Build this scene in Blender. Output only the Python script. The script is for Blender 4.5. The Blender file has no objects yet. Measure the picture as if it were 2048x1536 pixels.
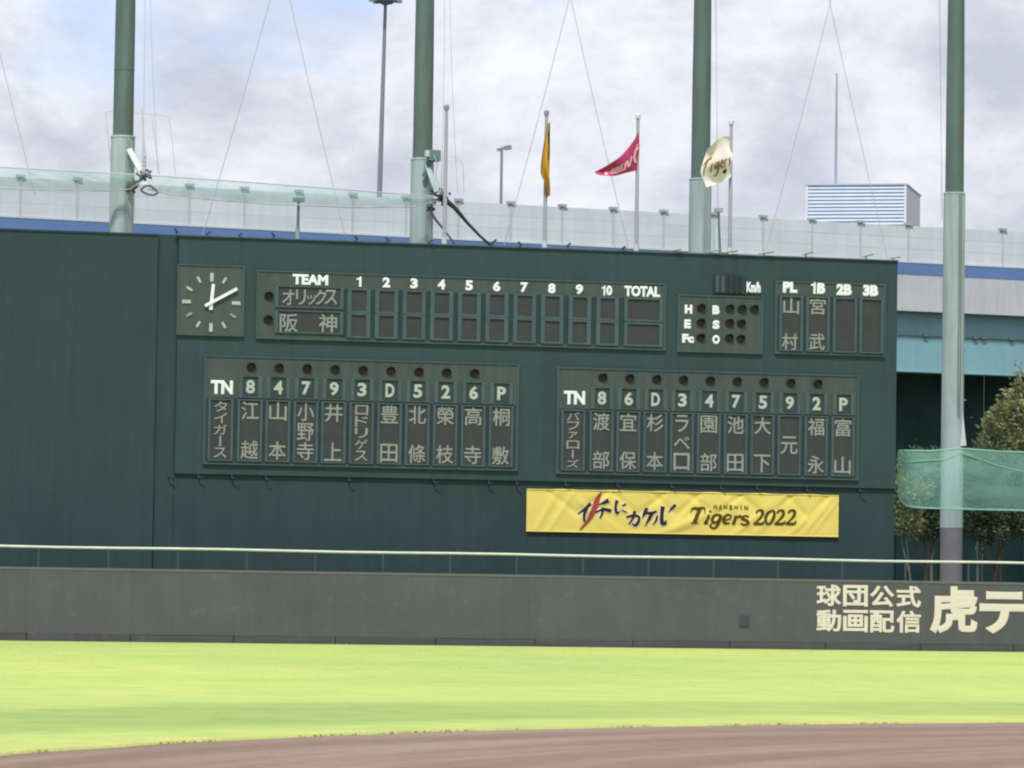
import bpy, math, random
import numpy as np
from mathutils import Vector, noise as mnoise
random.seed(7)
scene = bpy.context.scene
COL = scene.collection

# ------------------------------------------------------------------ camera
FPX = 8000.0                       # focal length in photo pixels (2048 wide)
YAW = math.atan(3.03e-5 * FPX)
PITCH = math.atan((1170 - 768) / FPX)
ROLL = 0.015
EYE = np.array([-145 * math.sin(YAW), -145 * math.cos(YAW), 2.15])
FW = np.array([math.sin(YAW) * math.cos(PITCH), math.cos(YAW) * math.cos(PITCH), math.sin(PITCH)])
R0 = np.array([math.cos(YAW), -math.sin(YAW), 0.0])
U0 = np.cross(R0, FW)
RT = R0 * math.cos(ROLL) + U0 * math.sin(ROLL)
UP = -R0 * math.sin(ROLL) + U0 * math.cos(ROLL)
cam_d = bpy.data.cameras.new('camera')
cam_d.sensor_fit = 'HORIZONTAL'
cam_d.sensor_width = 36
cam_d.lens = 36 * FPX / 2048
cam_d.clip_start = 0.5
cam_d.clip_end = 6000
cam = bpy.data.objects.new('camera', cam_d)
COL.objects.link(cam)
from mathutils import Matrix
M = Matrix(((RT[0], UP[0], -FW[0], EYE[0]), (RT[1], UP[1], -FW[1], EYE[1]),
            (RT[2], UP[2], -FW[2], EYE[2]), (0, 0, 0, 1)))
cam.matrix_world = M
scene.camera = cam
scene.cycles.filter_width = 2.2

# ------------------------------------------------------------------ light
SUN_EL = math.radians(60)
SUN_AZ = math.atan2(-0.44, -0.90)          # compass angle of the sun (x, y): behind and left of the viewer
SDIR = Vector((math.sin(SUN_AZ) * math.cos(SUN_EL), math.cos(SUN_AZ) * math.cos(SUN_EL), math.sin(SUN_EL)))
sun_d = bpy.data.lights.new('sun', 'SUN')
sun_d.energy = 2.4
sun_d.angle = math.radians(4)
sun_d.color = (1.0, 0.975, 0.93)
sun = bpy.data.objects.new('sun', sun_d)
COL.objects.link(sun)
sun.rotation_euler = (-SDIR).to_track_quat('-Z', 'Y').to_euler()

world = bpy.data.worlds.new('World')
scene.world = world
world.use_nodes = True
nt = world.node_tree
for n in list(nt.nodes):
    nt.nodes.remove(n)
N = nt.nodes.new
out = N('ShaderNodeOutputWorld')
bg = N('ShaderNodeBackground')
bg.inputs['Strength'].default_value = 0.106
sky = N('ShaderNodeTexSky')
sky.sky_type = 'NISHITA'
sky.sun_disc = False
sky.sun_elevation = SUN_EL
sky.sun_rotation = SUN_AZ
tc = N('ShaderNodeTexCoord')
mp = N('ShaderNodeMapping')
mp.inputs['Scale'].default_value = (1, 1, 1.75)
mp.inputs['Location'].default_value = (0.550, 6.824, 1.779)
nt.links.new(tc.outputs['Generated'], mp.inputs['Vector'])
def wnoise(scale, detail, rough, dist=0.0):
    n = N('ShaderNodeTexNoise')
    n.inputs['Scale'].default_value = scale
    n.inputs['Detail'].default_value = detail
    n.inputs['Roughness'].default_value = rough
    n.inputs['Distortion'].default_value = dist
    nt.links.new(mp.outputs['Vector'], n.inputs['Vector'])
    return n
n_cov = wnoise(9.0, 7, 0.55, 0.15)
n_shade = wnoise(15.0, 10, 0.62, 0.15)
n_big = wnoise(5.0, 3, 0.5)
cov = N('ShaderNodeValToRGB')
cov.color_ramp.elements[0].position = 0.30
cov.color_ramp.elements[1].position = 0.44
nt.links.new(n_cov.outputs['Fac'], cov.inputs['Fac'])
shade = N('ShaderNodeValToRGB')
e = shade.color_ramp.elements
e[0].position = 0.36; e[0].color = (2.85, 3.05, 3.55, 1)
e[1].position = 0.62; e[1].color = (4.75, 4.78, 4.95, 1)
m_ = e.new(0.47); m_.color = (3.6, 3.76, 4.18, 1)
m_ = e.new(0.535); m_.color = (4.2, 4.3, 4.65, 1)
nt.links.new(n_shade.outputs['Fac'], shade.inputs['Fac'])
mix = N('ShaderNodeMix')
mix.data_type = 'RGBA'
nt.links.new(cov.outputs['Color'], mix.inputs[0])
skymul = N('ShaderNodeMix'); skymul.data_type = 'RGBA'; skymul.blend_type = 'MULTIPLY'
skymul.inputs[0].default_value = 1.0
skymul.inputs[7].default_value = (0.85, 0.78, 0.86, 1)
nt.links.new(sky.outputs['Color'], skymul.inputs[6])
nt.links.new(skymul.outputs[2], mix.inputs[6])
nt.links.new(shade.outputs['Color'], mix.inputs[7])
nt.links.new(mix.outputs[2], bg.inputs['Color'])
nt.links.new(bg.outputs['Background'], out.inputs['Surface'])

scene.view_settings.view_transform = 'Standard'
scene.view_settings.look = 'None'
scene.view_settings.gamma = 1.0
scene.view_settings.use_curve_mapping = False
scene.view_settings.exposure = 0.95

# ------------------------------------------------------------------ sight lines -> points on the real planes
def ray(px, py):
    return FW + RT * (px - 1024) / FPX + UP * (768 - py) / FPX
def on_y(px, py, y):
    d = ray(px, py)
    q = EYE + d * ((y - EYE[1]) / d[1])
    return Vector(q.tolist())
def on_z(px, py, z=0.0):
    d = ray(px, py)
    q = EYE + d * ((z - EYE[2]) / d[2])
    return Vector(q.tolist())
def at_depth(px, py, depth):
    return Vector((EYE + ray(px, py) * depth).tolist())
def bp(px, py):
    q = on_y(px, py, 0.0)
    return q.x, q.z

# ------------------------------------------------------------------ materials
MATS = {}
def mat(name, col, rough=0.6, var=0.12, scale=1.2, spec=0.3, bump=0.0, bscale=8.0, metal=0.0, stretch=(1, 1, 1), streak=0.0, tone=0.0, rust=0.0, scuff=0.0):
    m = bpy.data.materials.new(name)
    m.use_nodes = True
    t = m.node_tree
    b = t.nodes['Principled BSDF']
    b.inputs['Roughness'].default_value = rough
    b.inputs['Metallic'].default_value = metal
    b.inputs['Specular IOR Level'].default_value = spec
    tcn = t.nodes.new('ShaderNodeNewGeometry')
    mpn = t.nodes.new('ShaderNodeMapping')
    mpn.inputs['Scale'].default_value = stretch
    t.links.new(tcn.outputs['Position'], mpn.inputs['Vector'])
    nz = t.nodes.new('ShaderNodeTexNoise')
    nz.inputs['Scale'].default_value = scale
    nz.inputs['Detail'].default_value = 6
    nz.inputs['Roughness'].default_value = 0.6
    t.links.new(mpn.outputs['Vector'], nz.inputs['Vector'])
    rp = t.nodes.new('ShaderNodeValToRGB')
    lo = [max(0, c * (1 - var)) for c in col]
    hi = [min(1, c * (1 + var)) for c in col]
    rp.color_ramp.elements[0].position = 0.3
    rp.color_ramp.elements[1].position = 0.7
    rp.color_ramp.elements[0].color = (*lo, 1)
    rp.color_ramp.elements[1].color = (*hi, 1)
    t.links.new(nz.outputs['Fac'], rp.inputs['Fac'])
    src = rp.outputs['Color']
    if streak > 0:                     # rain streaks: noise drawn out downwards
        mp2 = t.nodes.new('ShaderNodeMapping')
        mp2.inputs['Scale'].default_value = (1, 1, 0.07)
        t.links.new(tcn.outputs['Position'], mp2.inputs['Vector'])
        n2 = t.nodes.new('ShaderNodeTexNoise')
        n2.inputs['Scale'].default_value = 4.0
        n2.inputs['Detail'].default_value = 5
        t.links.new(mp2.outputs['Vector'], n2.inputs['Vector'])
        r2 = t.nodes.new('ShaderNodeValToRGB')
        r2.color_ramp.elements[0].position = 0.35
        r2.color_ramp.elements[1].position = 0.62
        k = 1 - streak
        r2.color_ramp.elements[0].color = (k, k, k * 0.97, 1)
        r2.color_ramp.elements[1].color = (1, 1, 1, 1)
        t.links.new(n2.outputs['Fac'], r2.inputs['Fac'])
        mx = t.nodes.new('ShaderNodeMix'); mx.data_type = 'RGBA'; mx.blend_type = 'MULTIPLY'
        mx.inputs[0].default_value = 1.0
        t.links.new(src, mx.inputs[6]); t.links.new(r2.outputs['Color'], mx.inputs[7])
        src = mx.outputs[2]
    if scuff > 0:                      # pale ball marks and rubbed patches
        n3 = t.nodes.new('ShaderNodeTexNoise')
        n3.inputs['Scale'].default_value = 2.3; n3.inputs['Detail'].default_value = 7; n3.inputs['Roughness'].default_value = 0.72
        t.links.new(tcn.outputs['Position'], n3.inputs['Vector'])
        r3 = t.nodes.new('ShaderNodeValToRGB')
        r3.color_ramp.elements[0].position = 0.57; r3.color_ramp.elements[1].position = 0.72
        r3.color_ramp.elements[0].color = (0, 0, 0, 1); r3.color_ramp.elements[1].color = (scuff, scuff, scuff, 1)
        t.links.new(n3.outputs['Fac'], r3.inputs['Fac'])
        mx = t.nodes.new('ShaderNodeMix'); mx.data_type = 'RGBA'
        mx.inputs[7].default_value = (col[0] * 1.9, col[1] * 1.85, col[2] * 1.7, 1)
        t.links.new(r3.outputs['Color'], mx.inputs[0]); t.links.new(src, mx.inputs[6])
        src = mx.outputs[2]
    if rust > 0:
        mp4 = t.nodes.new('ShaderNodeMapping'); mp4.inputs['Scale'].default_value = (2.2, 2.2, 0.22)
        t.links.new(tcn.outputs['Position'], mp4.inputs['Vector'])
        n4 = t.nodes.new('ShaderNodeTexNoise')
        n4.inputs['Scale'].default_value = 2.0; n4.inputs['Detail'].default_value = 8; n4.inputs['Roughness'].default_value = 0.65
        t.links.new(mp4.outputs['Vector'], n4.inputs['Vector'])
        r4 = t.nodes.new('ShaderNodeValToRGB')
        r4.color_ramp.elements[0].position = 0.54; r4.color_ramp.elements[1].position = 0.70
        r4.color_ramp.elements[0].color = (0, 0, 0, 1); r4.color_ramp.elements[1].color = (rust, rust, rust, 1)
        t.links.new(n4.outputs['Fac'], r4.inputs['Fac'])
        mx = t.nodes.new('ShaderNodeMix'); mx.data_type = 'RGBA'
        mx.inputs[7].default_value = (0.105, 0.085, 0.055, 1)
        t.links.new(r4.outputs['Color'], mx.inputs[0]); t.links.new(src, mx.inputs[6])
        src = mx.outputs[2]
    if tone > 0:                       # each panel left the factory, or has faded, a little differently
        oi = t.nodes.new('ShaderNodeObjectInfo')
        mr5 = t.nodes.new('ShaderNodeMapRange')
        mr5.inputs[3].default_value = 1 - tone; mr5.inputs[4].default_value = 1 + tone
        t.links.new(oi.outputs['Random'], mr5.inputs[0])
        mx = t.nodes.new('ShaderNodeMix'); mx.data_type = 'RGBA'; mx.blend_type = 'MULTIPLY'; mx.inputs[0].default_value = 1.0
        t.links.new(src, mx.inputs[6]); t.links.new(mr5.outputs[0], mx.inputs[7])
        src = mx.outputs[2]
    t.links.new(src, b.inputs['Base Color'])
    if bump > 0:
        nb = t.nodes.new('ShaderNodeTexNoise')
        nb.inputs['Scale'].default_value = bscale
        nb.inputs['Detail'].default_value = 4
        t.links.new(tcn.outputs['Position'], nb.inputs['Vector'])
        bn = t.nodes.new('ShaderNodeBump')
        bn.inputs['Strength'].default_value = bump
        bn.inputs['Distance'].default_value = 0.03
        t.links.new(nb.outputs['Fac'], bn.inputs['Height'])
        t.links.new(bn.outputs['Normal'], b.inputs['Normal'])
    MATS[name] = m
    return m
mat('board_green', (0.0265, 0.053, 0.061), 0.55, 0.10, 0.45, 0.25, streak=0.10, tone=0.025)
mat('screen_green', (0.0255, 0.048, 0.054), 0.6, 0.09, 0.4, 0.2, streak=0.08, tone=0.02)
mat('lower_green', (0.025, 0.047, 0.053), 0.6, 0.10, 0.5, 0.2, streak=0.10, tone=0.02)
mat('plate_olive', (0.052, 0.072, 0.068), 0.6, 0.10, 1.5, 0.25, streak=0.14)
mat('frame_teal', (0.053, 0.087, 0.099), 0.5, 0.12, 2.0, 0.3, streak=0.12)
mat('slot_navy', (0.018, 0.034, 0.042), 0.7, 0.1, 2.0)
mat('screen_dark', (0.038, 0.042, 0.046), 0.55, 0.10, 3.0, 0.25, bump=0.15, bscale=25)
mat('screen_numeral', (0.027, 0.043, 0.045), 0.55, 0.10, 3.0, 0.25)
mat('letter_white', (0.66, 0.69, 0.71), 0.5, 0.05, 3.0)
mat('dot_pale', (0.23, 0.25, 0.23), 0.7, 0.12, 6.0, 0.1)
mat('numeral_pale', (0.36, 0.40, 0.37), 0.7, 0.10, 6.0, 0.1)
mat('clock_face', (0.055, 0.074, 0.068), 0.6, 0.08, 1.5, streak=0.10)
mat('lamp_red', (0.030, 0.012, 0.016), 0.4, 0.1, 4.0, 0.3)
mat('lamp_blue', (0.010, 0.026, 0.040), 0.4, 0.1, 4.0, 0.3)
mat('hood', (0.016, 0.017, 0.019), 0.6, 0.1, 4.0)
mat('galv', (0.22, 0.24, 0.24), 0.5, 0.15, 3.0, 0.4)
mat('fence_grey', (0.080, 0.083, 0.089), 0.75, 0.10, 0.35, 0.2, bump=0.1, bscale=30, streak=0.06, tone=0.03, scuff=0.30)
mat('fence_cap', (0.11, 0.112, 0.11), 0.7, 0.10, 2.0)
mat('fence_base', (0.066, 0.066, 0.072), 0.8, 0.16, 1.2, stretch=(0.4, 1, 3), scuff=0.5)
mat('fence_letter', (0.60, 0.54, 0.46), 0.6, 0.04, 2.0)
mat('vent_blue', (0.055, 0.072, 0.092), 0.5, 0.1, 3.0)
mat('rail_white', (0.52, 0.54, 0.48), 0.45, 0.10, 2.0, 0.35)
mat('rail_post', (0.032, 0.054, 0.058), 0.6, 0.1, 3.0)
mat('banner_yellow', (0.64, 0.52, 0.13), 0.7, 0.04, 1.5, 0.2)
mat('ink_black', (0.030, 0.020, 0.024), 0.7, 0.1, 4.0, 0.1)
mat('ink_brown', (0.075, 0.050, 0.012), 0.7, 0.1, 4.0, 0.1)
mat('ink_red', (0.30, 0.045, 0.060), 0.7, 0.2, 5.0, 0.1)
mat('ink_halo', (0.62, 0.56, 0.38), 0.7, 0.05, 5.0, 0.1)
mat('pole_green', (0.088, 0.138, 0.128), 0.55, 0.16, 0.9, 0.3, stretch=(3, 3, 0.35), streak=0.16, rust=0.75)
mat('sleeve_pale', (0.325, 0.405, 0.41), 0.6, 0.10, 0.8, 0.3, stretch=(2, 2, 0.5), streak=0.22, rust=0.28)
mat('pole_concrete', (0.14, 0.14, 0.152), 0.8, 0.12, 1.5)
mat('bracket_white', (0.46, 0.50, 0.52), 0.5, 0.08, 4.0)
mat('rust', (0.10, 0.075, 0.035), 0.9, 0.3, 9.0)
mat('black_gear', (0.022, 0.025, 0.028), 0.7, 0.2, 8.0)
mat('teal_gear', (0.10, 0.19, 0.17), 0.6, 0.15, 6.0)
mat('wire_grey', (0.44, 0.45, 0.50), 0.5, 0.05, 2.0)
mat('wire_dark', (0.08, 0.09, 0.10), 0.6, 0.05, 2.0)
mat('flagpole_silver', (0.30, 0.30, 0.36), 0.35, 0.06, 1.0, 0.5)
mat('flag_white', (0.70, 0.66, 0.62), 0.8, 0.03, 4.0, 0.1)
mat('flag_script', (0.26, 0.15, 0.085), 0.8, 0.10, 4.0, 0.1)
mat('flag_crimson', (0.36, 0.045, 0.12), 0.8, 0.10, 4.0, 0.1)
mat('flag_pink', (0.72, 0.36, 0.44), 0.8, 0.10, 4.0, 0.1)
mat('flag_gold', (0.50, 0.27, 0.03), 0.8, 0.10, 4.0, 0.1)
mat('flag_black', (0.030, 0.022, 0.018), 0.8, 0.10, 4.0, 0.1)
mat('wall_panel', (0.495, 0.55, 0.585), 0.6, 0.05, 0.6, 0.25, streak=0.045, tone=0.035)
mat('wall_post', (0.40, 0.45, 0.48), 0.6, 0.05, 1.0)
mat('wall_light', (0.31, 0.34, 0.38), 0.5, 0.05, 1.0)
mat('girder_blue', (0.095, 0.175, 0.36), 0.5, 0.08, 0.5, 0.3, stretch=(0.4, 0.4, 3))
mat('parapet_grey', (0.43, 0.45, 0.48), 0.8, 0.07, 0.4, 0.2, streak=0.08, scuff=0.12)
mat('girder_teal', (0.185, 0.35, 0.40), 0.6, 0.06, 0.4, 0.25, streak=0.05)
mat('deck_dark', (0.12, 0.14, 0.15), 0.8, 0.1, 0.5)
mat('pier_grey', (0.20, 0.21, 0.21), 0.85, 0.1, 0.6)
mat('under_shade', (0.045, 0.098, 0.100), 0.9, 0.25, 0.5, 0.1)  # dark tone of the added backdrop, standing in for shade below the deck
mat('louvre_blue', (0.44, 0.53, 0.63), 0.5, 0.05, 1.0)
mat('louvre_wall', (0.64, 0.68, 0.73), 0.6, 0.05, 1.0)
mat('mast_grey', (0.26, 0.29, 0.37), 0.5, 0.05, 1.0)
mat('lamp_metal', (0.20, 0.20, 0.26), 0.5, 0.06, 1.0, 0.4)
mat('trunk', (0.15, 0.14, 0.12), 0.9, 0.25, 3.0, 0.1, stretch=(3, 3, 0.6))
mat('soil', (0.065, 0.062, 0.045), 0.95, 0.3, 0.3, 0.1)

def leaf_mat(name, a, b):
    m = bpy.data.materials.new(name); m.use_nodes = True
    t = m.node_tree; bs = t.nodes['Principled BSDF']
    bs.inputs['Roughness'].default_value = 0.65
    bs.inputs['Specular IOR Level'].default_value = 0.25
    g = t.nodes.new('ShaderNodeNewGeometry')
    nz = t.nodes.new('ShaderNodeTexNoise'); nz.inputs['Scale'].default_value = 1.1; nz.inputs['Detail'].default_value = 3
    t.links.new(g.outputs['Position'], nz.inputs['Vector'])
    ma = t.nodes.new('ShaderNodeMath'); ma.operation = 'MULTIPLY_ADD'; ma.inputs[1].default_value = 0.45
    mb = t.nodes.new('ShaderNodeMath'); mb.operation = 'MULTIPLY_ADD'; mb.inputs[1].default_value = 1.5; mb.inputs[2].default_value = -0.48
    t.links.new(nz.outputs['Fac'], mb.inputs[0])
    t.links.new(g.outputs['Random Per Island'], ma.inputs[0]); t.links.new(mb.outputs[0], ma.inputs[2])
    rp = t.nodes.new('ShaderNodeValToRGB')
    rp.color_ramp.elements[0].color = (*a, 1); rp.color_ramp.elements[1].color = (*b, 1)
    t.links.new(ma.outputs[0], rp.inputs['Fac'])
    t.links.new(rp.outputs['Color'], bs.inputs['Base Color'])
    tr = t.nodes.new('ShaderNodeBsdfTranslucent')
    t.links.new(rp.outputs['Color'], tr.inputs['Color'])
    mx = t.nodes.new('ShaderNodeMixShader'); mx.inputs[0].default_value = 0.25
    t.links.new(bs.outputs[0], mx.inputs[1]); t.links.new(tr.outputs[0], mx.inputs[2])
    t.links.new(mx.outputs[0], t.nodes['Material Output'].inputs['Surface'])
    MATS[name] = m
leaf_mat('leaf_olive', (0.060, 0.088, 0.032), (0.35, 0.37, 0.17))
leaf_mat('leaf_dark', (0.022, 0.050, 0.030), (0.15, 0.21, 0.105))

def net_mat(name, col, cover):
    m = bpy.data.materials.new(name); m.use_nodes = True
    t = m.node_tree
    for n in list(t.nodes): t.nodes.remove(n)
    o = t.nodes.new('ShaderNodeOutputMaterial')
    d = t.nodes.new('ShaderNodeBsdfDiffuse'); d.inputs['Color'].default_value = (*col, 1)
    tl = t.nodes.new('ShaderNodeBsdfTranslucent'); tl.inputs['Color'].default_value = (*col, 1)
    ms = t.nodes.new('ShaderNodeMixShader'); ms.inputs[0].default_value = 0.4
    t.links.new(d.outputs[0], ms.inputs[1]); t.links.new(tl.outputs[0], ms.inputs[2])
    tp = t.nodes.new('ShaderNodeBsdfTransparent')
    mx = t.nodes.new('ShaderNodeMixShader')
    g = t.nodes.new('ShaderNodeNewGeometry')
    mpn = t.nodes.new('ShaderNodeMapping'); mpn.inputs['Scale'].default_value = (0.5, 0.5, 1.3)
    t.links.new(g.outputs['Position'], mpn.inputs['Vector'])
    nz = t.nodes.new('ShaderNodeTexNoise'); nz.inputs['Scale'].default_value = 1.2; nz.inputs['Detail'].default_value = 4
    t.links.new(mpn.outputs['Vector'], nz.inputs['Vector'])
    mr = t.nodes.new('ShaderNodeMapRange')
    mr.inputs[1].default_value = 0.3; mr.inputs[2].default_value = 0.7
    mr.inputs[3].default_value = cover * 0.72; mr.inputs[4].default_value = min(1, cover * 1.25)
    t.links.new(nz.outputs['Fac'], mr.inputs[0])
    t.links.new(mr.outputs[0], mx.inputs[0])
    t.links.new(tp.outputs[0], mx.inputs[1]); t.links.new(ms.outputs[0], mx.inputs[2])
    t.links.new(mx.outputs[0], o.inputs['Surface'])
    MATS[name] = m
net_mat('net_pale', (0.34, 0.58, 0.52), 0.36)
net_mat('net_green', (0.42, 0.84, 0.73), 0.37)
net_mat('net_edge', (0.40, 0.68, 0.58), 0.8)
net_mat('net_faint', (0.45, 0.55, 0.55), 0.10)

# ------------------------------------------------------------------ mesh helpers
WLOC = {}
class B:
    """collects faces; build() links them as ONE mesh object"""
    def __init__(s): s.v = []; s.f = []; s.sm = []; s.mi = []
    def add(s, vs, fs, smooth=False, mi=0):
        o = len(s.v); s.v += [tuple(p) for p in vs]
        for f in fs:
            s.f.append([i + o for i in f]); s.sm.append(smooth); s.mi.append(mi)
        return s
    def box(s, x0, x1, y0, y1, z0, z1, mi=0):
        vs = [(x0, y0, z0), (x1, y0, z0), (x1, y1, z0), (x0, y1, z0), (x0, y0, z1), (x1, y0, z1), (x1, y1, z1), (x0, y1, z1)]
        return s.add(vs, [(3, 2, 1, 0), (4, 5, 6, 7), (0, 1, 5, 4), (1, 2, 6, 5), (2, 3, 7, 6), (3, 0, 4, 7)], False, mi)
    def cyl(s, p0, p1, r0, r1=None, n=12, cap=True):
        return s.tube([p0, p1], [r0, r0 if r1 is None else r1], n, cap)
    def tube(s, path, rads, n=8, cap=True):
        path = [Vector(p) for p in path]
        if not hasattr(rads, '__len__'): rads = [rads] * len(path)
        vs = []; fs = []
        ref = None
        for i, p in enumerate(path):
            d = (path[min(i + 1, len(path) - 1)] - path[max(i - 1, 0)]).normalized()
            if ref is None:
                ref = Vector((0, 0, 1)) if abs(d.z) < 0.9 else Vector((1, 0, 0))
            u = d.cross(ref).normalized(); w = u.cross(d).normalized()
            for k in range(n):
                t = 2 * math.pi * k / n
                vs.append(p + (u * math.cos(t) + w * math.sin(t)) * rads[i])
        for i in range(len(path) - 1):
            for k in range(n):
                k2 = (k + 1) % n
                fs.append((i * n + k, i * n + k2, (i + 1) * n + k2, (i + 1) * n + k))
        s.add(vs, fs, True)
        if cap:
            s.add(vs[:n], [list(range(n))[::-1]])
            s.add(vs[-n:], [list(range(n))])
        return s
    def mesh(s, name):
        me = bpy.data.meshes.new(name)
        me.from_pydata(s.v, [], s.f)
        me.polygons.foreach_set('use_smooth', s.sm)
        me.polygons.foreach_set('material_index', s.mi)
        me.update()
        return me
    def build(s, name, m, parent=None, loc=(0, 0, 0)):
        return link(name, s.mesh(name), m, parent, loc)
def link(name, me, m, parent=None, loc=(0, 0, 0)):
    if m is not None and len(me.materials) == 0:
        for q in (m if isinstance(m, (list, tuple)) else [m]):
            me.materials.append(MATS[q])
    o = bpy.data.objects.new(name, me)
    COL.objects.link(o)
    loc = Vector(loc)
    WLOC[o] = loc
    if parent is not None:
        o.parent = parent
        o.location = loc - WLOC[parent]
    else:
        o.location = loc
    return o
def empty(name, loc):
    o = bpy.data.objects.new(name, None)
    COL.objects.link(o); o.location = loc; o.empty_display_size = 0.3
    WLOC[o] = Vector(loc)
    return o
def tag(o, label=None, cat=None, group=None, kind=None):
    if label: o['label'] = label
    if cat: o['category'] = cat
    if group: o['group'] = group
    if kind: o['kind'] = kind
    return o

# lettering: glyph outlines turned into thin solid meshes
GL = {}
def glyph(ch, off, shear=0.0):
    k = (ch, off, shear)
    if k in GL: return GL[k]
    cu = bpy.data.curves.new('t', 'FONT')
    cu.body = ch; cu.size = 1.0; cu.bevel_depth = max(off, 0.0005); cu.bevel_resolution = 0; cu.resolution_u = 3; cu.shear = shear
    cu.extrude = 0.02
    o = bpy.data.objects.new('t', cu); COL.objects.link(o)
    dg = bpy.context.evaluated_depsgraph_get()
    me = bpy.data.meshes.new_from_object(o.evaluated_get(dg))
    v = np.empty(len(me.vertices) * 3); me.vertices.foreach_get('co', v); v = v.reshape(-1, 3)
    f = [list(p.vertices) for p in me.polygons]
    bpy.data.objects.remove(o); bpy.data.curves.remove(cu); bpy.data.meshes.remove(me)
    GL[k] = (v, f)
    return GL[k]
ONE = [(.50, 0), (.50, 1), (.35, 1), (.31, .91), (.18, .84), (0, .82), (0, .67), (.27, .67), (.27, 0)]
def put_one(b, x, z, w, h, y, depth):
    q = [(x + (p[0] * 2 - 0.5) * w, z + (p[1] - 0.5) * h) for p in ONE]
    n = len(q)
    b.add([(p[0], y - depth, p[1]) for p in q] + [(p[0], y, p[1]) for p in q],
          [(0, 1, 2, 3, 4, 7, 8), (4, 5, 6, 7)] + [(k, k + n, (k + 1) % n + n, (k + 1) % n) for k in range(n)])
def put_glyph(b, ch, x, z, w, h, y, off=0.0, depth=0.02, rot=False, shear=0.0):
    """fits the outline of ch into a w x h box centred on (x, z), its back on plane y, facing -y"""
    v, f = glyph(ch, off, shear)
    v = v.copy()
    if rot: v = np.c_[v[:, 1], -v[:, 0], v[:, 2]]
    lo = v.min(0); hi = v.max(0); c = (lo + hi) / 2; sz = np.maximum(hi - lo, 1e-4)
    xs = x + (v[:, 0] - c[0]) * (w / sz[0])
    zs = z + (v[:, 1] - c[1]) * (h / sz[1])
    ys = y - depth / 2 - (v[:, 2] - c[2]) / sz[2] * depth
    b.add(np.c_[xs, ys, zs].tolist(), f)

# brush strokes: ribbons of varying width, mapped onto a surface by fn(px, py)
def ribbon(b, pts, fn, mi=0, sub=5):
    P = np.array(pts, float)
    if len(P) > 2:
        t = np.arange(len(P)); tt = np.linspace(0, len(P) - 1, (len(P) - 1) * sub + 1)
        Q = []
        for x in tt:
            i = min(int(x), len(P) - 2); u = x - i
            p0 = P[max(i - 1, 0)]; p1 = P[i]; p2 = P[i + 1]; p3 = P[min(i + 2, len(P) - 1)]
            Q.append(0.5 * ((2 * p1) + (p2 - p0) * u + (2 * p0 - 5 * p1 + 4 * p2 - p3) * u * u + (3 * p1 - p0 - 3 * p2 + p3) * u ** 3))
        P = np.array(Q)
    else:
        tt = np.linspace(0, 1, 5)[:, None]; P = P[0] * (1 - tt) + P[1] * tt
    vs = []
    for i in range(len(P)):
        d = P[min(i + 1, len(P) - 1), :2] - P[max(i - 1, 0), :2]
        d = d / (np.linalg.norm(d) + 1e-9); n = np.array([-d[1], d[0]])
        w = max(P[i, 2], 1) / 2
        for k in (-1, 0, 1):
            q = P[i, :2] + n * w * k
            vs.append(fn(q[0], q[1]))
    fs = []
    for i in range(len(P) - 1):
        for k in (0, 1):
            a = i * 3 + k
            fs.append((a, a + 1, a + 4, a + 3))
    b.add(vs, fs, False, mi)

# ================================================================== THE FIELD
b = B()
b.add([(-1500, -400, -0.02), (1500, -400, -0.02), (1500, 2500, -0.02), (-1500, 2500, -0.02)], [(0, 1, 2, 3)])
tag(b.build('ground', 'soil'), kind='structure')

# dirt with the groomed streaks of the drag mat
m = bpy.data.materials.new('infield_dirt'); m.use_nodes = True
t = m.node_tree; bs = t.nodes['Principled BSDF']; bs.inputs['Roughness'].default_value = 0.95
bs.inputs['Specular IOR Level'].default_value = 0.15
g = t.nodes.new('ShaderNodeNewGeometry')
CX, CY, CR = -1.687, -108.642, 31.604
vm = t.nodes.new('ShaderNodeVectorMath'); vm.operation = 'DISTANCE'; vm.inputs[1].default_value = (CX, CY, 0)
t.links.new(g.outputs['Position'], vm.inputs[0])
def tnoise(t, vec, scale, detail=5, rough=0.6, dist=0.0):
    n = t.nodes.new('ShaderNodeTexNoise')
    n.inputs['Scale'].default_value = scale; n.inputs['Detail'].default_value = detail
    n.inputs['Roughness'].default_value = rough; n.inputs['Distortion'].default_value = dist
    t.links.new(vec, n.inputs['Vector'])
    return n
def ramp(t, fac, stops):
    r = t.nodes.new('ShaderNodeValToRGB')
    e = r.color_ramp.elements
    e[0].position, e[0].color = stops[0][0], (*stops[0][1], 1)
    e[1].position, e[1].color = stops[-1][0], (*stops[-1][1], 1)
    for p, c in stops[1:-1]:
        q = e.new(p); q.color = (*c, 1)
    t.links.new(fac, r.inputs['Fac'])
    return r
def mixc(t, a, bb, fac, mode='MULTIPLY'):
    x = t.nodes.new('ShaderNodeMix'); x.data_type = 'RGBA'; x.blend_type = mode
    if isinstance(fac, float): x.inputs[0].default_value = fac
    else: t.links.new(fac, x.inputs[0])
    t.links.new(a, x.inputs[6]); t.links.new(bb, x.inputs[7])
    return x.outputs[2]
cmb = t.nodes.new('ShaderNodeCombineXYZ')
sx = t.nodes.new('ShaderNodeSeparateXYZ'); t.links.new(g.outputs['Position'], sx.inputs[0])
mm = t.nodes.new('ShaderNodeMath'); mm.operation = 'MULTIPLY'; mm.inputs[1].default_value = 0.12
t.links.new(sx.outputs[0], mm.inputs[0]); t.links.new(mm.outputs[0], cmb.inputs[0])
t.links.new(vm.outputs['Value'], cmb.inputs[1])
n1 = tnoise(t, cmb.outputs[0], 0.85, 4, 0.55)
n2 = tnoise(t, g.outputs['Position'], 3.2, 9, 0.75)
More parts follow.
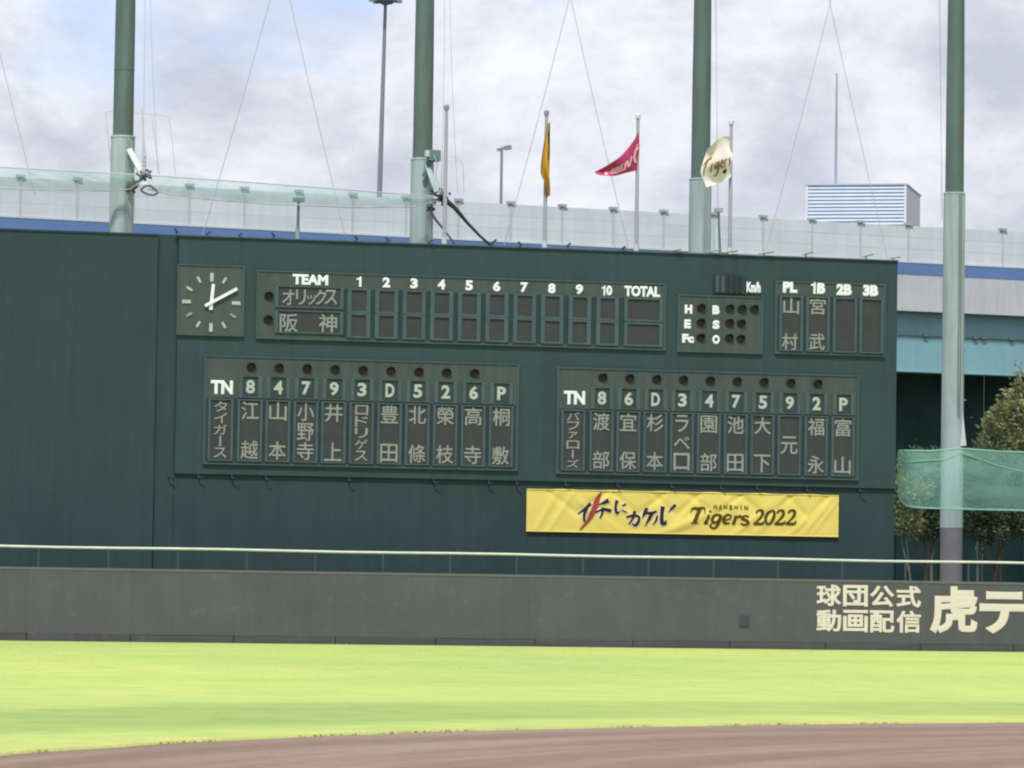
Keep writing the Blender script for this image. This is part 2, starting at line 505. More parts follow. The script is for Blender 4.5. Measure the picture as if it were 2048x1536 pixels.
c1 = ramp(t, n1.outputs['Fac'], [(0.34, (0.176, 0.124, 0.095)), (0.5, (0.203, 0.147, 0.114)), (0.66, (0.243, 0.184, 0.146))])
c2 = ramp(t, n2.outputs['Fac'], [(0.32, (0.80, 0.79, 0.78)), (0.52, (0.97, 0.97, 0.97)), (0.7, (1.08, 1.08, 1.08))])
t.links.new(mixc(t, c1.outputs['Color'], c2.outputs['Color'], 1.0), bs.inputs['Base Color'])
bpn = t.nodes.new('ShaderNodeBump'); bpn.inputs['Strength'].default_value = 0.35; bpn.inputs['Distance'].default_value = 0.02
t.links.new(n2.outputs['Fac'], bpn.inputs['Height']); t.links.new(bpn.outputs['Normal'], bs.inputs['Normal'])
MATS['infield_dirt'] = m
b = B()
nseg = 360
rim = []
for i in range(nseg):
    a_ = 2 * math.pi * i / nseg
    rim.append((CX + math.cos(a_) * (CR + 0.5), CY + math.sin(a_) * (CR + 0.5), -0.004))
b.add([(CX, CY, -0.004)] + rim, [(0, 1 + i, 1 + (i + 1) % nseg) for i in range(nseg)])
tag(b.build('infield_dirt', 'infield_dirt'), kind='structure')

# outfield grass: a sheet whose inner edge is the ragged arc round the infield
m = bpy.data.materials.new('turf'); m.use_nodes = True
t = m.node_tree; bs = t.nodes['Principled BSDF']; bs.inputs['Roughness'].default_value = 0.9
bs.inputs['Specular IOR Level'].default_value = 0.15
g = t.nodes.new('ShaderNodeNewGeometry')
vm = t.nodes.new('ShaderNodeVectorMath'); vm.operation = 'DISTANCE'; vm.inputs[1].default_value = (CX, CY, 0)
t.links.new(g.outputs['Position'], vm.inputs[0])
mr = t.nodes.new('ShaderNodeMapRange'); mr.inputs[1].default_value = CR; mr.inputs[2].default_value = CR + 24
n0 = tnoise(t, g.outputs['Position'], 0.16, 3, 0.5)
mw = t.nodes.new('ShaderNodeMath'); mw.operation = 'MULTIPLY_ADD'; mw.inputs[1].default_value = 3.0
t.links.new(n0.outputs['Fac'], mw.inputs[0]); t.links.new(vm.outputs['Value'], mw.inputs[2])
ms_ = t.nodes.new('ShaderNodeMath'); ms_.operation = 'SUBTRACT'; ms_.inputs[1].default_value = 1.5
t.links.new(mw.outputs[0], ms_.inputs[0])
t.links.new(ms_.outputs[0], mr.inputs[0])
band = ramp(t, mr.outputs[0], [(0.0, (0.388, 0.419, 0.138)), (0.07, (0.356, 0.432, 0.130)), (0.13, (0.279, 0.351, 0.106)),
                               (0.36, (0.288, 0.361, 0.108)), (0.46, (0.356, 0.426, 0.130)), (1.0, (0.356, 0.432, 0.125))])
n1 = tnoise(t, g.outputs['Position'], 0.055, 5, 0.6, 0.4)
n2 = tnoise(t, g.outputs['Position'], 0.7, 10, 0.75)
c1 = ramp(t, n1.outputs['Fac'], [(0.38, (0.84, 0.90, 0.92)), (0.52, (0.97, 0.98, 0.98)), (0.66, (1.07, 1.02, 1.0))])
c2 = ramp(t, n2.outputs['Fac'], [(0.34, (0.80, 0.86, 0.82)), (0.5, (0.97, 0.98, 0.97)), (0.68, (1.10, 1.05, 1.04))])
x = mixc(t, band.outputs['Color'], c1.outputs['Color'], 1.0)
x = mixc(t, x, c2.outputs['Color'], 1.0)
t.links.new(x, bs.inputs['Base Color'])
n3 = tnoise(t, g.outputs['Position'], 9.0, 5, 0.7)
bpn = t.nodes.new('ShaderNodeBump'); bpn.inputs['Strength'].default_value = 0.4; bpn.inputs['Distance'].default_value = 0.03
t.links.new(n3.outputs['Fac'], bpn.inputs['Height']); t.links.new(bpn.outputs['Normal'], bs.inputs['Normal'])
MATS['turf'] = m
m2 = m.copy(); m2.name = 'turf_blade'; t2 = m2.node_tree
p2 = t2.nodes['Principled BSDF']; src2 = p2.inputs['Base Color'].links[0].from_socket
df = t2.nodes.new('ShaderNodeBsdfDiffuse'); tl2 = t2.nodes.new('ShaderNodeBsdfTranslucent')
t2.links.new(src2, df.inputs['Color']); t2.links.new(src2, tl2.inputs['Color'])
mx2 = t2.nodes.new('ShaderNodeMixShader'); mx2.inputs[0].default_value = 0.1
t2.links.new(df.outputs[0], mx2.inputs[1]); t2.links.new(tl2.outputs[0], mx2.inputs[2])
t2.links.new(mx2.outputs[0], [n for n in t2.nodes if n.type == 'OUTPUT_MATERIAL'][0].inputs['Surface'])
MATS['turf_blade'] = m2
b = B()
inner = []; outer = []; lip = []
ns = 1500
for i in range(ns + 1):
    a_ = math.radians(-20) + math.radians(220) * i / ns
    rr = CR + 0.16 * mnoise.noise(Vector((a_ * 17, 0.3, 0))) + 0.05 * mnoise.noise(Vector((a_ * 71, 4.3, 0))) + 0.012 * random.uniform(-1, 1)
    c_, s_ = math.cos(a_), math.sin(a_)
    lip.append((CX + c_ * (rr - 0.03), CY + s_ * (rr - 0.03), -0.003))
    inner.append((CX + c_ * rr, CY + s_ * rr, 0.028))
    R_ = 130
    ox, oy = CX + c_ * R_, CY + s_ * R_
    if oy > -4.2:                      # stop at the fence
        k = (-4.2 - CY) / (s_ * R_)
        ox, oy = CX + c_ * R_ * k, -4.2
    outer.append((ox, oy, 0.0))
n_ = ns + 1
b.add(lip + inner + outer, [(i, i + 1, n_ + i + 1, n_ + i) for i in range(ns)] + [(n_ + i, n_ + i + 1, 2 * n_ + i + 1, 2 * n_ + i) for i in range(ns)])
tag(b.build('outfield_grass', 'turf'), kind='structure')

# blades standing proud of the sheet: thick along the ragged edge, thinner further out
def turf_blades():
    rnd = np.random.RandomState(5)
    pts = []
    eu = EYE[:2]
    def wedge(n, d0, d1):
        d = np.sqrt(rnd.uniform(d0 * d0, d1 * d1, n)); px = rnd.uniform(-120, 2170, n)
        dirs = (FW[:2][None] + RT[:2][None] * ((px - 1024) / FPX)[:, None]); dirs /= np.linalg.norm(dirs, axis=1)[:, None]
        return eu[None] + dirs * d[:, None]
    P = np.vstack([wedge(5000, 48, 75), wedge(2500, 75, 105), wedge(800, 105, 141)])
    r = np.hypot(P[:, 0] - CX, P[:, 1] - CY)
    P = P[(r > CR + 0.05) & (P[:, 1] < -4.1)]
    a_ = rnd.uniform(math.radians(70), math.radians(170), 2200)
    rr = CR + 0.02 + np.abs(rnd.normal(0, 0.10, len(a_))) - 0.06
    E_ = np.c_[CX + np.cos(a_) * rr, CY + np.sin(a_) * rr]
    P = np.vstack([P, E_]); n = len(P)
    hgt = rnd.uniform(0.010, 0.026, n); w = rnd.uniform(0.012, 0.03, n)
    th = rnd.uniform(0, math.pi, n); lean = rnd.normal(0, 0.6, (n, 2)) * hgt[:, None]
    dx = np.c_[np.cos(th), np.sin(th)] * w[:, None]
    V = np.empty((n, 3, 3))
    V[:, 0, :2] = P - dx; V[:, 1, :2] = P + dx; V[:, 2, :2] = P + lean
    V[:, 0, 2] = V[:, 1, 2] = -0.002; V[:, 2, 2] = hgt + 0.012
    me = bpy.data.meshes.new('grass_blades')
    me.from_pydata(V.reshape(-1, 3).tolist(), [], np.arange(n * 3).reshape(-1, 3).tolist())
    me.materials.append(MATS['turf_blade'])
    o = bpy.data.objects.new('grass_blades', me); COL.objects.link(o)
    tag(o, 'short yellow green grass blades standing up from the outfield turf', 'grass', kind='stuff')
turf_blades()

# ================================================================== OUTFIELD FENCE
FY = -4.0
fence = empty('outfield_fence', (0, FY, 0))
tag(fence, 'long dark grey padded outfield fence with pale lettering and a white rail on top', 'fence')
PW = 3.58
b = B().box(-PW / 2 + 0.0012, PW / 2 - 0.0012, 0, 0.30, 0.26, 2.43); pad_me = b.mesh('pad'); pad_me.materials.append(MATS['fence_grey'])
b = B().box(-PW / 2 + 0.015, PW / 2 - 0.015, 0.005, 0.30, -0.02, 0.257); base_me = b.mesh('base'); base_me.materials.append(MATS['fence_base'])
b = B().box(-PW / 2 + 0.004, PW / 2 - 0.004, -0.012, 0.34, 2.432, 2.52); cap_me = b.mesh('cap'); cap_me.materials.append(MATS['fence_cap'])
x0 = on_y(1070, 1280, FY).x - 12 * PW
for i in range(24):
    xc = x0 + (i + 0.5) * PW
    link('pad', pad_me, None, fence, (xc, FY, 0))
    link('base_strip', base_me, None, fence, (xc, FY + random.uniform(-0.006, 0.006), 0))
    link('coping', cap_me, None, fence, (xc, FY, 0))
B().box(x0, x0 + 24 * PW, FY + 0.345, FY + 0.6, -0.02, 2.48).build('backing_wall', 'fence_base', fence)
RZ = 3.22
post_me = B().box(-0.035, 0.035, -0.035, 0.035, 2.515, RZ - 0.05).mesh('rail_post'); post_me.materials.append(MATS['rail_post'])
px0 = on_y(78, 1110, FY).x; pitch = (on_y(1686, 1140, FY).x - px0) / 12
rl = B()
pts = [(x0 + k * 2.0, FY + 0.15, RZ + 0.012 * math.sin(k * 1.3)) for k in range(int(24 * PW / 2) + 1)]
rl.tube(pts, 0.046, 10).build('top_rail', 'rail_white', fence)
for k in range(-10, 24):
    link('rail_post', post_me, None, fence, (px0 + k * pitch, FY + 0.15, 0))
# lettering on the pads
def fence_text(ch, pxl, pxr, pyt, pyb, off):
    a_ = on_y(pxl, pyt, FY); c_ = on_y(pxr, pyb, FY)
    bb = B()
    put_glyph(bb, ch, (a_.x + c_.x) / 2, (a_.z + c_.z) / 2, c_.x - a_.x, a_.z - c_.z, FY - 0.008, off, 0.012)
    bb.build('character', 'fence_letter', fence)
for k, ch in enumerate('球団公式'):
    fence_text(ch, 1633 + k * 53.2, 1633 + k * 53.2 + 49, 1169 + k * 0.9, 1212.5 + k * 0.9, 0.028)
for k, ch in enumerate('動画配信'):
    fence_text(ch, 1633 + k * 53.2, 1633 + k * 53.2 + 49, 1219 + k * 0.7, 1264 + k * 0.7, 0.026)
fence_text('虎', 1860, 1955, 1172, 1268, 0.034)
fence_text('テ', 1959, 2056, 1182, 1268, 0.040)
a_ = on_y(1478, 1230, FY); c_ = on_y(1499, 1253, FY)
vb = B()
vb.box(a_.x, c_.x, FY - 0.03, FY - 0.008, c_.z, a_.z)
for k in range(5):
    zz = c_.z + 0.05 + k * 0.075
    vb.box(a_.x + 0.03, c_.x - 0.03, FY - 0.045, FY - 0.031, zz, zz + 0.04)
vb.build('vent_cover', 'vent_blue', fence)

# ================================================================== BACKSCREEN
TOP = 14.39
LB, RB_ = bp(354, 700)[0], 14.70          # scoreboard left and right ends
BSX = bp(312, 700)[0]                       # right end of the backscreen
bsr = empty('backscreen', (-25, 0, 0))
tag(bsr, 'plain dark green batter backscreen wall left of the scoreboard clock', 'wall')
W_ = 2.9
pan = B().box(-W_ / 2 + 0.001, W_ / 2 - 0.001, 0, 0.06, 0.0, TOP - 0.02).mesh('panel'); pan.materials.append(MATS['screen_green'])
for i in range(9):
    link('panel', pan, None, bsr, (BSX - (i + 0.5) * W_, -0.02 + random.uniform(-0.003, 0.003), 0))
B().box(BSX - 9 * W_, BSX, 0.05, 1.0, 0, TOP - 0.04).build('core', 'lower_green', bsr)
B().box(BSX - 9 * W_, BSX + 0.004, -0.05, 1.02, TOP - 0.018, TOP + 0.05).build('top_cap', 'slot_navy', bsr)
B().box(BSX + 0.002, LB - 0.012, 0.10, 0.95, 0, TOP + 0.046).build('recessed_strip', 'lower_green', bsr)

# ================================================================== SCOREBOARD
sb = empty('scoreboard', ((LB + RB_) / 2, 0, 0))
tag(sb, 'large dark green baseball scoreboard with clock, inning boxes and two lineup panels', 'scoreboard')
ZB = 5.93
B().box(LB, RB_, 0.05, 1.3, ZB, TOP).build('cabinet', 'lower_green', sb)
B().box(LB - 0.008, RB_ - 0.002, 0.15, 1.2, 0, ZB - 0.004).build('lower_wall', 'lower_green', sb)
npan = 12
pw = (RB_ - LB) / npan
mt = B().box(0.001, pw - 0.001, -0.0, 0.047, 0, (TOP - ZB) / 2 - 0.003).mesh('panel'); mt.materials.append(MATS['board_green'])
for i in range(npan):
    for j in range(2):
        link('panel', mt, None, sb, (LB + i * pw, random.uniform(-0.004, 0.004), ZB + j * (TOP - ZB) / 2 + 0.003))
lw = B().box(0.0012, pw - 0.0012, 0, 0.04, 0, ZB - 0.02).mesh('lower_panel'); lw.materials.append(MATS['lower_green'])
for i in range(npan):
    link('lower_panel', lw, None, sb, (LB - 0.006 + i * (pw - 0.0004), 0.10 + random.uniform(-0.003, 0.003), 0.005))
B().box(LB - 0.03, RB_ + 0.02, -0.06, 1.35, TOP + 0.002, TOP + 0.05).build('top_cap', 'frame_teal', sb)
# little stays along the top edge and hooks along the lower edge
for px in (352, 414, 478, 546, 712, 775, 858, 985, 1040, 1135, 1245, 1350, 1420, 1455, 1528, 1612, 1732, 1786):
    x = bp(px, 500)[0]; s_ = random.choice((-1, 1)) if px < 1100 else 1; L = random.uniform(0.10, 0.24) if px < 1300 else random.uniform(0.35, 0.6)
    h_ = random.uniform(0.10, 0.20)
    bb = B().cyl((x, -0.02, TOP + 0.05), (x, -0.02, TOP + 0.05 + h_ * 0.6), 0.03, n=6)
    bb.tube([(x - s_ * L * 0.4, -0.05, TOP + 0.05 + h_ * 0.4), (x + s_ * L * 0.6, -0.14, TOP + 0.07 + h_)], [0.028, 0.045], 6)
    bb.build('stay', 'galv' if px > 1300 else 'frame_teal', sb)
for px, py in [(335, 946), (395, 948), (462, 950), (530, 949), (695, 953), (865, 959), (975, 963), (1030, 963), (1128, 966), (1232, 971), (1340, 972),
           (1438, 974), (1510, 974), (1610, 977), (1716, 979)]:
    q = on_y(px, py, 0.2); x = q.x; z = ZB - 0.0
    bb = B().box(x - 0.022, x + 0.022, -0.0, 0.09, z - 0.12, z - 0.003)
    bb.tube([(x - 0.02, -0.02, z - 0.12), (x + random.uniform(0.05, 0.22), -0.10, z - random.uniform(0.1, 0.16)), (x + random.uniform(0.06, 0.18), -0.05, z - 0.18)], 0.02, 6)
    bb.build('hook', 'board_green', sb)

def plate(name, x0, x1, z0, z1, m, label=None, th=0.06):
    o = B().box(x0, x1, -th, -0.006, z0, z1).build(name, m, sb)
    rim = B()
    w = 0.045
    for (a0, a1, c0, c1) in ((x0 - w, x1 + w, z1, z1 + w), (x0 - w, x1 + w, z0 - w, z0), (x0 - w, x0, z0, z1), (x1, x1 + w, z0, z1)):
        rim.box(a0, a1, -th - 0.03, -0.006, c0, c1)
    rim.build('rim', 'frame_teal', o)
    if label: o['label'] = label
    return o
def frame(par, x0, x1, z0, z1, w, y=-0.062, d=0.07, m='frame_teal', screen='screen_dark', wz=None):
    """a raised frame with a recessed display inside"""
    wz = w if wz is None else wz
    f = B()
    # mitred ring with sloped inner reveals
    o_ = [(x0, z0), (x1, z0), (x1, z1), (x0, z1)]
    i_ = [(x0 + w, z0 + wz), (x1 - w, z0 + wz), (x1 - w, z1 - wz), (x0 + w, z1 - wz)]
    vs = [(p[0], y, p[1]) for p in o_] + [(p[0], y - d, p[1]) for p in o_] + [(p[0], y - d, p[1]) for p in i_] + [(p[0], y - 0.004, p[1]) for p in i_]
    fs = []
    for k in range(4):
        k2 = (k + 1) % 4
        fs += [(k, k2, 4 + k2, 4 + k), (4 + k, 4 + k2, 8 + k2, 8 + k), (8 + k, 8 + k2, 12 + k2, 12 + k)]
    f.add(vs, fs)
    f.build('display_frame', m, par)
    B().box(x0 + w - 0.004, x1 - w + 0.004, y - 0.012, y - 0.002, z0 + wz - 0.004, z1 - wz + 0.004).build('display_screen', screen, par)
def text(par, name, items, m, y, off=0.012, depth=0.02):
    bb = B()
    for it in items:
        ch, x, z, w, h = it[:5]
        put_glyph(bb, ch, x, z, w, h, y, off, depth, rot=(ch == 'ー' and len(it) > 5))
    return bb.build(name, m, par)
def lamp(par, px, py, m='lamp_red', r=0.135, y=-0.062):
    x, z = bp(px, py)
    lens = B()
    n = 14
    vs = [(x, y - 0.05, z)]
    for k in range(n):
        t_ = 2 * math.pi * k / n
        vs.append((x + math.cos(t_) * r * 0.86, y - 0.02, z + math.sin(t_) * r * 0.86))
    lens.add(vs, [(0, 1 + (k + 1) % n, 1 + k) for k in range(n)], True)
    lens.cyl((x, y, z), (x, y - 0.022, z), r, n=14)
    lens.build('lamp', m, par)
    hd = B()
    vs = []; fs = []
    nn = 10
    for k in range(nn + 1):
        t_ = math.radians(-12) + math.radians(204) * k / nn
        ln = 0.06 + 0.13 * max(0, math.sin(t_))
        for rr in (r * 1.02, r * 1.12):
            c_, s_ = math.cos(t_) * rr, math.sin(t_) * rr
            vs += [(x + c_, y, z + s_), (x + c_, y - ln, z + s_)]
    for k in range(nn):
        o = k * 4; q = o + 4
        fs += [(o, q, q + 1, o + 1), (o + 2, o + 3, q + 3, q + 2), (o + 1, q + 1, q + 3, o + 3)]
    hd.add(vs, fs, True)
    hd.build('lamp_hood', 'hood', par)

PX = 1 / 55.2            # one photo pixel on the board, metres (for sizes)
# ---- clock
cl = plate('clock', -12.28, -9.95, 10.91, 13.35, 'clock_face')
cx, cz = bp(422, 605)
for k in range(12):
    t_ = 2 * math.pi * k / 12
    r0, r1 = (0.74, 1.05) if k % 3 == 0 else (0.80, 1.04)
    w = 0.062 if k % 3 == 0 else 0.042
    dx, dz = math.sin(t_), math.cos(t_)
    bb = B()
    a0 = (cx + dx * r0, cz + dz * r0); a1 = (cx + dx * r1, cz + dz * r1); nx, nz_ = dz * w, -dx * w
    q = [(a0[0] - nx, a0[1] - nz_), (a0[0] + nx, a0[1] + nz_), (a1[0] + nx, a1[1] + nz_), (a1[0] - nx, a1[1] - nz_)]
    vs = [(p[0], -0.09, p[1]) for p in q] + [(p[0], -0.062, p[1]) for p in q]
    bb.add(vs, [(0, 1, 2, 3), (0, 4, 5, 1), (1, 5, 6, 2), (2, 6, 7, 3), (3, 7, 4, 0)])
    bb.build('hour_mark', 'dot_pale' if k in (4, 8) else 'numeral_pale', cl)
def hand(name, deg, L, T, w0, w1, y):
    t_ = math.radians(deg); d = np.array([math.sin(t_), math.cos(t_)]); n = np.array([d[1], -d[0]])
    c_ = np.array([cx, cz])
    q = [c_ - d * T - n * w0, c_ - d * T + n * w0, c_ + d * L + n * w1, c_ + d * L - n * w1]
    bb = B()
    vs = [(p[0], y, p[1]) for p in q] + [(p[0], y + 0.03, p[1]) for p in q]
    bb.add(vs, [(0, 1, 2, 3), (7, 6, 5, 4), (0, 4, 5, 1), (1, 5, 6, 2), (2, 6, 7, 3), (3, 7, 4, 0)])
    bb.build(name, 'letter_white', cl)
hand('hour_hand', 5, 0.66, 0.27, 0.062, 0.055, -0.115)
hand('minute_hand', 60.5, 1.05, 0.27, 0.055, 0.055, -0.15)
B().cyl((cx, -0.061, cz), (cx, -0.155, cz), 0.06, n=12).build('spindle', 'letter_white', cl)

# ---- line score
ls = plate('line_score_panel', -9.42, 5.70, 10.86, 13.22, 'plate_olive')
def head(par, s, pxc, pyc, wpx, hpx, off=0.055, m='letter_white'):
    n = len(s); x, z = bp(pxc, pyc)
    w = wpx * PX
    bb = B()
    if s == '1':
        put_one(bb, x, z, w, hpx * PX, -0.064, 0.03)
    elif s[0] == '1':
        w1 = w * 0.32
        put_one(bb, x - w / 2 + w1 / 2, z, w1, hpx * PX, -0.064, 0.03)
        put_glyph(bb, s[1:], x + w * 0.21, z, w * 0.58, hpx * PX, -0.064, off, 0.03)
    else:
        put_glyph(bb, s, x, z, w, hpx * PX, -0.064, off, 0.03)
    bb.build('heading', m, par)
zr1 = (11.93, 12.66); zr2 = (11.02, 11.75)
# dark slot plate behind the inning frames
xa = bp(692, 620)[0]; xb = bp(1330, 640)[0]
B().box(xa - 0.12, 5.62, -0.066, -0.0605, 10.94, 12.70).build('slot', 'slot_navy', ls)
for k in range(10):
    xc = bp(716.5 + 55.2 * k, 620 + 2 * k)[0]
    for (z0, z1) in (zr1, zr2):
        frame(ls, xc - 0.425, xc + 0.425, z0 - 0.085, z1 + 0.085 - (0.02 if z0 > 11.5 else 0), 0.155, y=-0.067, d=0.06, wz=0.07)
xT0, xT1 = bp(1247, 620)[0], bp(1325, 620)[0]
for (z0, z1) in (zr1, zr2):
    frame(ls, xT0, xT1 - 0.02, z0 - 0.085, z1 + 0.065, 0.13, y=-0.067, d=0.06, wz=0.07)
xT0, xT1 = bp(549, 600)[0], bp(686, 600)[0]
for (z0, z1) in ((11.97, 12.74), (11.05, 11.86)):
    frame(ls, xT0, xT1, z0 - 0.01, z1 + 0.01, 0.12, y=-0.062, d=0.05, wz=0.05)
head(ls, 'TEAM', 620, 560, 72, 21)
for k in range(10):
    s = str(k + 1)
    head(ls, s, 717 + 55.1 * k, 563.5 + 2.0 * k, (10 if s == '1' else 22 if s == '10' else 15.5), 20.5)
head(ls, 'TOTAL', 1283.5, 583.5, 75, 22)
# team names
x, z = bp(620, 594)
for k, (ch, pc, w, h) in enumerate([('オ', 576, 25, 31), ('リ', 601, 20, 31), ('ッ', 622, 19, 20), ('ク', 640, 24, 30), ('ス', 661, 26, 30)]):
    xx, zz = bp(pc, 595 + (5 if ch == 'ッ' else 0))
    text(ls, 'team_character', [(ch, xx, zz, w * PX, h * PX)], 'dot_pale', -0.075, 0.012)
for ch, pc, py in (('阪', 577, 646), ('神', 655, 647)):
    xx, zz = bp(pc, py)
    text(ls, 'team_character', [(ch, xx, zz, 37 * PX, 36 * PX)], 'dot_pale', -0.075, 0.010)
lamp(ls, 536.5, 593, r=0.15); lamp(ls, 535.5, 640, r=0.15)

# ---- count panel
cp = plate('count_panel', 6.24, 9.42, 10.83, 12.85, 'plate_olive')
xd = bp(1415, 640)[0]
B().box(xd - 0.03, xd + 0.03, -0.085, -0.0605, 10.84, 12.84).build('divider', 'frame_teal', cp)
for s, px, py, w in (('H', 1376, 619, 16), ('E', 1374, 648.5, 14), ('Fc', 1375, 677.5, 25), ('B', 1431, 620.5, 15.5), ('S', 1431, 650, 15), ('O', 1431, 679.5, 16)):
    head(cp, s, px, py, w, 18.5, 0.07)
for px, py in ((1401, 617), (1400.5, 646), (1400, 676)): lamp(cp, px, py, r=0.145)
for px, py in ((1458, 618), (1482.5, 619), (1507, 619.5)): lamp(cp, px, py, 'lamp_blue', r=0.15)
for px, py in ((1457.5, 647), (1481, 648), (1457, 677), (1480, 678.5)): lamp(cp, px, py, r=0.145)

# ---- pitch speed
xa, za = bp(1427, 549); xb, zb = bp(1489, 588)
sp = B().box(xa, xb, -0.10, -0.006, zb, za).build('speed_display', 'slot_navy', sb)
for k, px in enumerate((1433, 1444, 1455, 1467, 1478)):
    xx, zz = bp(px, 568)
    bb = B().box(xx - 0.055, xx + 0.055, -0.125, -0.1005, zb + 0.03, za - 0.03)
    bb.build('digit_module', 'frame_teal' if k < 2 else 'hood', sp)
head(sb, 'Km/h', 1506, 575, 30, 22, 0.06)

# ---- umpires
up = plate('umpire_panel', 9.98, 14.16, 10.87, 13.47, 'plate_olive')
B().box(10.02, 14.12, -0.066, -0.0605, 10.92, 12.98).build('slot', 'slot_navy', up)
for k, (xl, xr) in enumerate(((1557, 1604), (1610.5, 1657.5), (1664, 1712), (1717, 1765))):
    a0, a1 = bp(xl, 650)[0], bp(xr, 650)[0]
    frame(up, a0, a1, 10.93, 12.97, 0.10, y=-0.067, d=0.06, wz=0.05)
for s, px, py, w in (('PL', 1579, 574.5, 31), ('1B', 1635, 576.5, 31), ('2B', 1687, 579.5, 33), ('3B', 1740, 581.5, 33)):
    head(up, s, px, py, w, 24, 0.07)
for ch, px, py in (('山', 1581, 612), ('村', 1578, 684), ('宮', 1634, 613), ('武', 1632, 684)):
    xx, zz = bp(px, py)
    text(up, 'umpire_name', [(ch, xx, zz, 34 * PX, 34 * PX)], 'dot_pale', -0.08, 0.012)

# ---- line-ups
def lineup(name, x0, x1, z0, z1, tnx, first, pitch, y_line, nums, names, label):
    """y_line(px) gives the photo row of the lamps, from which the rest hang"""
    p = plate(name, x0, x1, z0, z1, 'plate_olive', label)
    zt = z1
    B().box(x0 + 0.05, x1 - 0.05, -0.066, -0.0605, z0 + 0.06, z0 + 2.34).build('slot', 'slot_navy', p)
    head(p, 'TN', tnx, y_line(tnx) + 41.5, 44, 27.5, 0.05)
    cols = [tnx - 3] + [first + pitch * k for k in range(10)]
    for c_i, px in enumerate(cols):
        xc = bp(px, 860)[0]
        frame(p, xc - 0.45, xc + 0.45, z0 + 0.08, z0 + 2.30, 0.085, y=-0.067, d=0.06, wz=0.05)
        if c_i > 0:
            xc2 = bp(px + 1.5, 780)[0]
            frame(p, xc2 - 0.43, xc2 + 0.43, z0 + 2.35, z0 + 3.14, 0.15, y=-0.062, d=0.05, wz=0.03, screen='screen_numeral')
            xn, zn = xc2, z0 + 2.745
            text(p, 'position_number', [(nums[c_i - 1], xn, zn, (18 if nums[c_i-1] != '1' else 10) * PX, 27 * PX)], 'numeral_pale', -0.075, 0.035)
            if c_i < 10:
                lamp(p, px + 3, y_line(px), r=0.15)
        s = names[c_i]
        n = len(s)
        z_hi, z_lo = z0 + 2.22, z0 + 0.16
        if n == 1: zs = [z0 + 1.18]; h = 0.66; w = 0.66
        elif n == 2: zs = [z_hi - 0.33, z_lo + 0.33]; h = 0.66; w = 0.64
        elif n == 3: zs = [z_hi - 0.33, z0 + 1.18, z_lo + 0.33]; h = 0.64; w = 0.62
        else:
            st = (z_hi - z_lo) / n; zs = [z_hi - st * (k + 0.5) for k in range(n)]; h = st * 0.90; w = 0.48
        for ch, zc in zip(s, zs):
            ww, hh = w, h
            vert = (ch == 'ー')
            if vert: ww, hh = 0.07, h
            if ch in 'ァ': ww, hh = w * 0.72, h * 0.8
            if ch in 'ベ' : hh = h * 0.75
            if n == 3 and ch == 'ラ': ww = 0.5
            text(p, 'name_character', [(ch, xc, zc, ww, hh, 'v')], 'dot_pale', -0.08, 0.010)
lineup('lineup_panel', -11.25, 0.20, 6.33, 10.12, 443, 498.5, 55.8, lambda px: 735 + (px - 500) * 0.0285,
       '84793D526P', ['タイガース', '江越', '山本', '小野寺', '井上', 'ロドリゲス', '豊田', '北條', '榮枝', '高寺', '桐敷'],
       'left lineup panel headed by the home team')
lineup('lineup_panel', 1.72, 13.17, 6.26, 10.05, 1148, 1201.5, 53.65, lambda px: 756 + (px - 1204) * 0.0285,
       '86D347592P', ['バファローズ', '渡部', '宜保', '杉本', 'ラベロ', '園部', '池田', '大下', '元', '福永', '富山'],
       'right lineup panel headed by the visiting team')

# ================================================================== BANNER
BX0, BX1, BZ0, BZ1 = on_y(1053, 1000, 0.04).x, on_y(1677, 1000, 0.04).x, on_y(1365, 1069, 0.04).z, on_y(1365, 984, 0.04).z
def ban_disp(x, z):
    u = (x - BX0) / (BX1 - BX0); v = (z - BZ0) / (BZ1 - BZ0)
    d = 0
    for (cu_, w_) in ((0.16, 0.10), (0.355, 0.09), (0.475, 0.08), (0.60, 0.09), (0.765, 0.09), (0.90, 0.07)):
        t_ = (u - cu_) / w_
        dep = max(0, 1 - abs(t_)) * 0.55
        d += -0.055 * max(0.0, 1 - abs((1 - v) - dep) / 0.14) * (1 if abs(t_) < 1 else 0)
    for (u0, v0, ang, wd, am) in ((0.06, 0.45, 1.05, 0.05, 0.05), (0.11, 0.5, 1.0, 0.04, 0.04), (0.22, 0.35, -0.75, 0.06, 0.05), (0.27, 0.2, -0.6, 0.05, 0.04),
                                  (0.47, 0.15, 0.35, 0.07, 0.055), (0.52, 0.3, 0.45, 0.06, 0.04), (0.70, 0.25, 0.7, 0.05, 0.05), (0.78, 0.5, 0.9, 0.05, 0.045),
                                  (0.88, 0.3, 0.75, 0.045, 0.05), (0.93, 0.45, 0.85, 0.04, 0.05), (0.97, 0.6, 0.9, 0.03, 0.04), (0.65, 0.7, -0.8, 0.05, 0.035)):
        dx = (u - u0) * 7.6; dz = v - v0
        s_ = dx * math.sin(ang) - dz * math.cos(ang); l_ = dx * math.cos(ang) + dz * math.sin(ang)
        d += am * math.exp(-(s_ / (wd * 1.6)) ** 2) * math.exp(-(l_ / 0.75) ** 2)
    d += 0.03 * mnoise.noise(Vector((x * 0.9, z * 1.6, 3.1)))
    edge = min(1, min(v, 1 - v) / 0.06)
    return 0.02 - 0.5 * d * (0.25 + 0.75 * edge)
bb = B(); nx_, nz_ = 240, 34
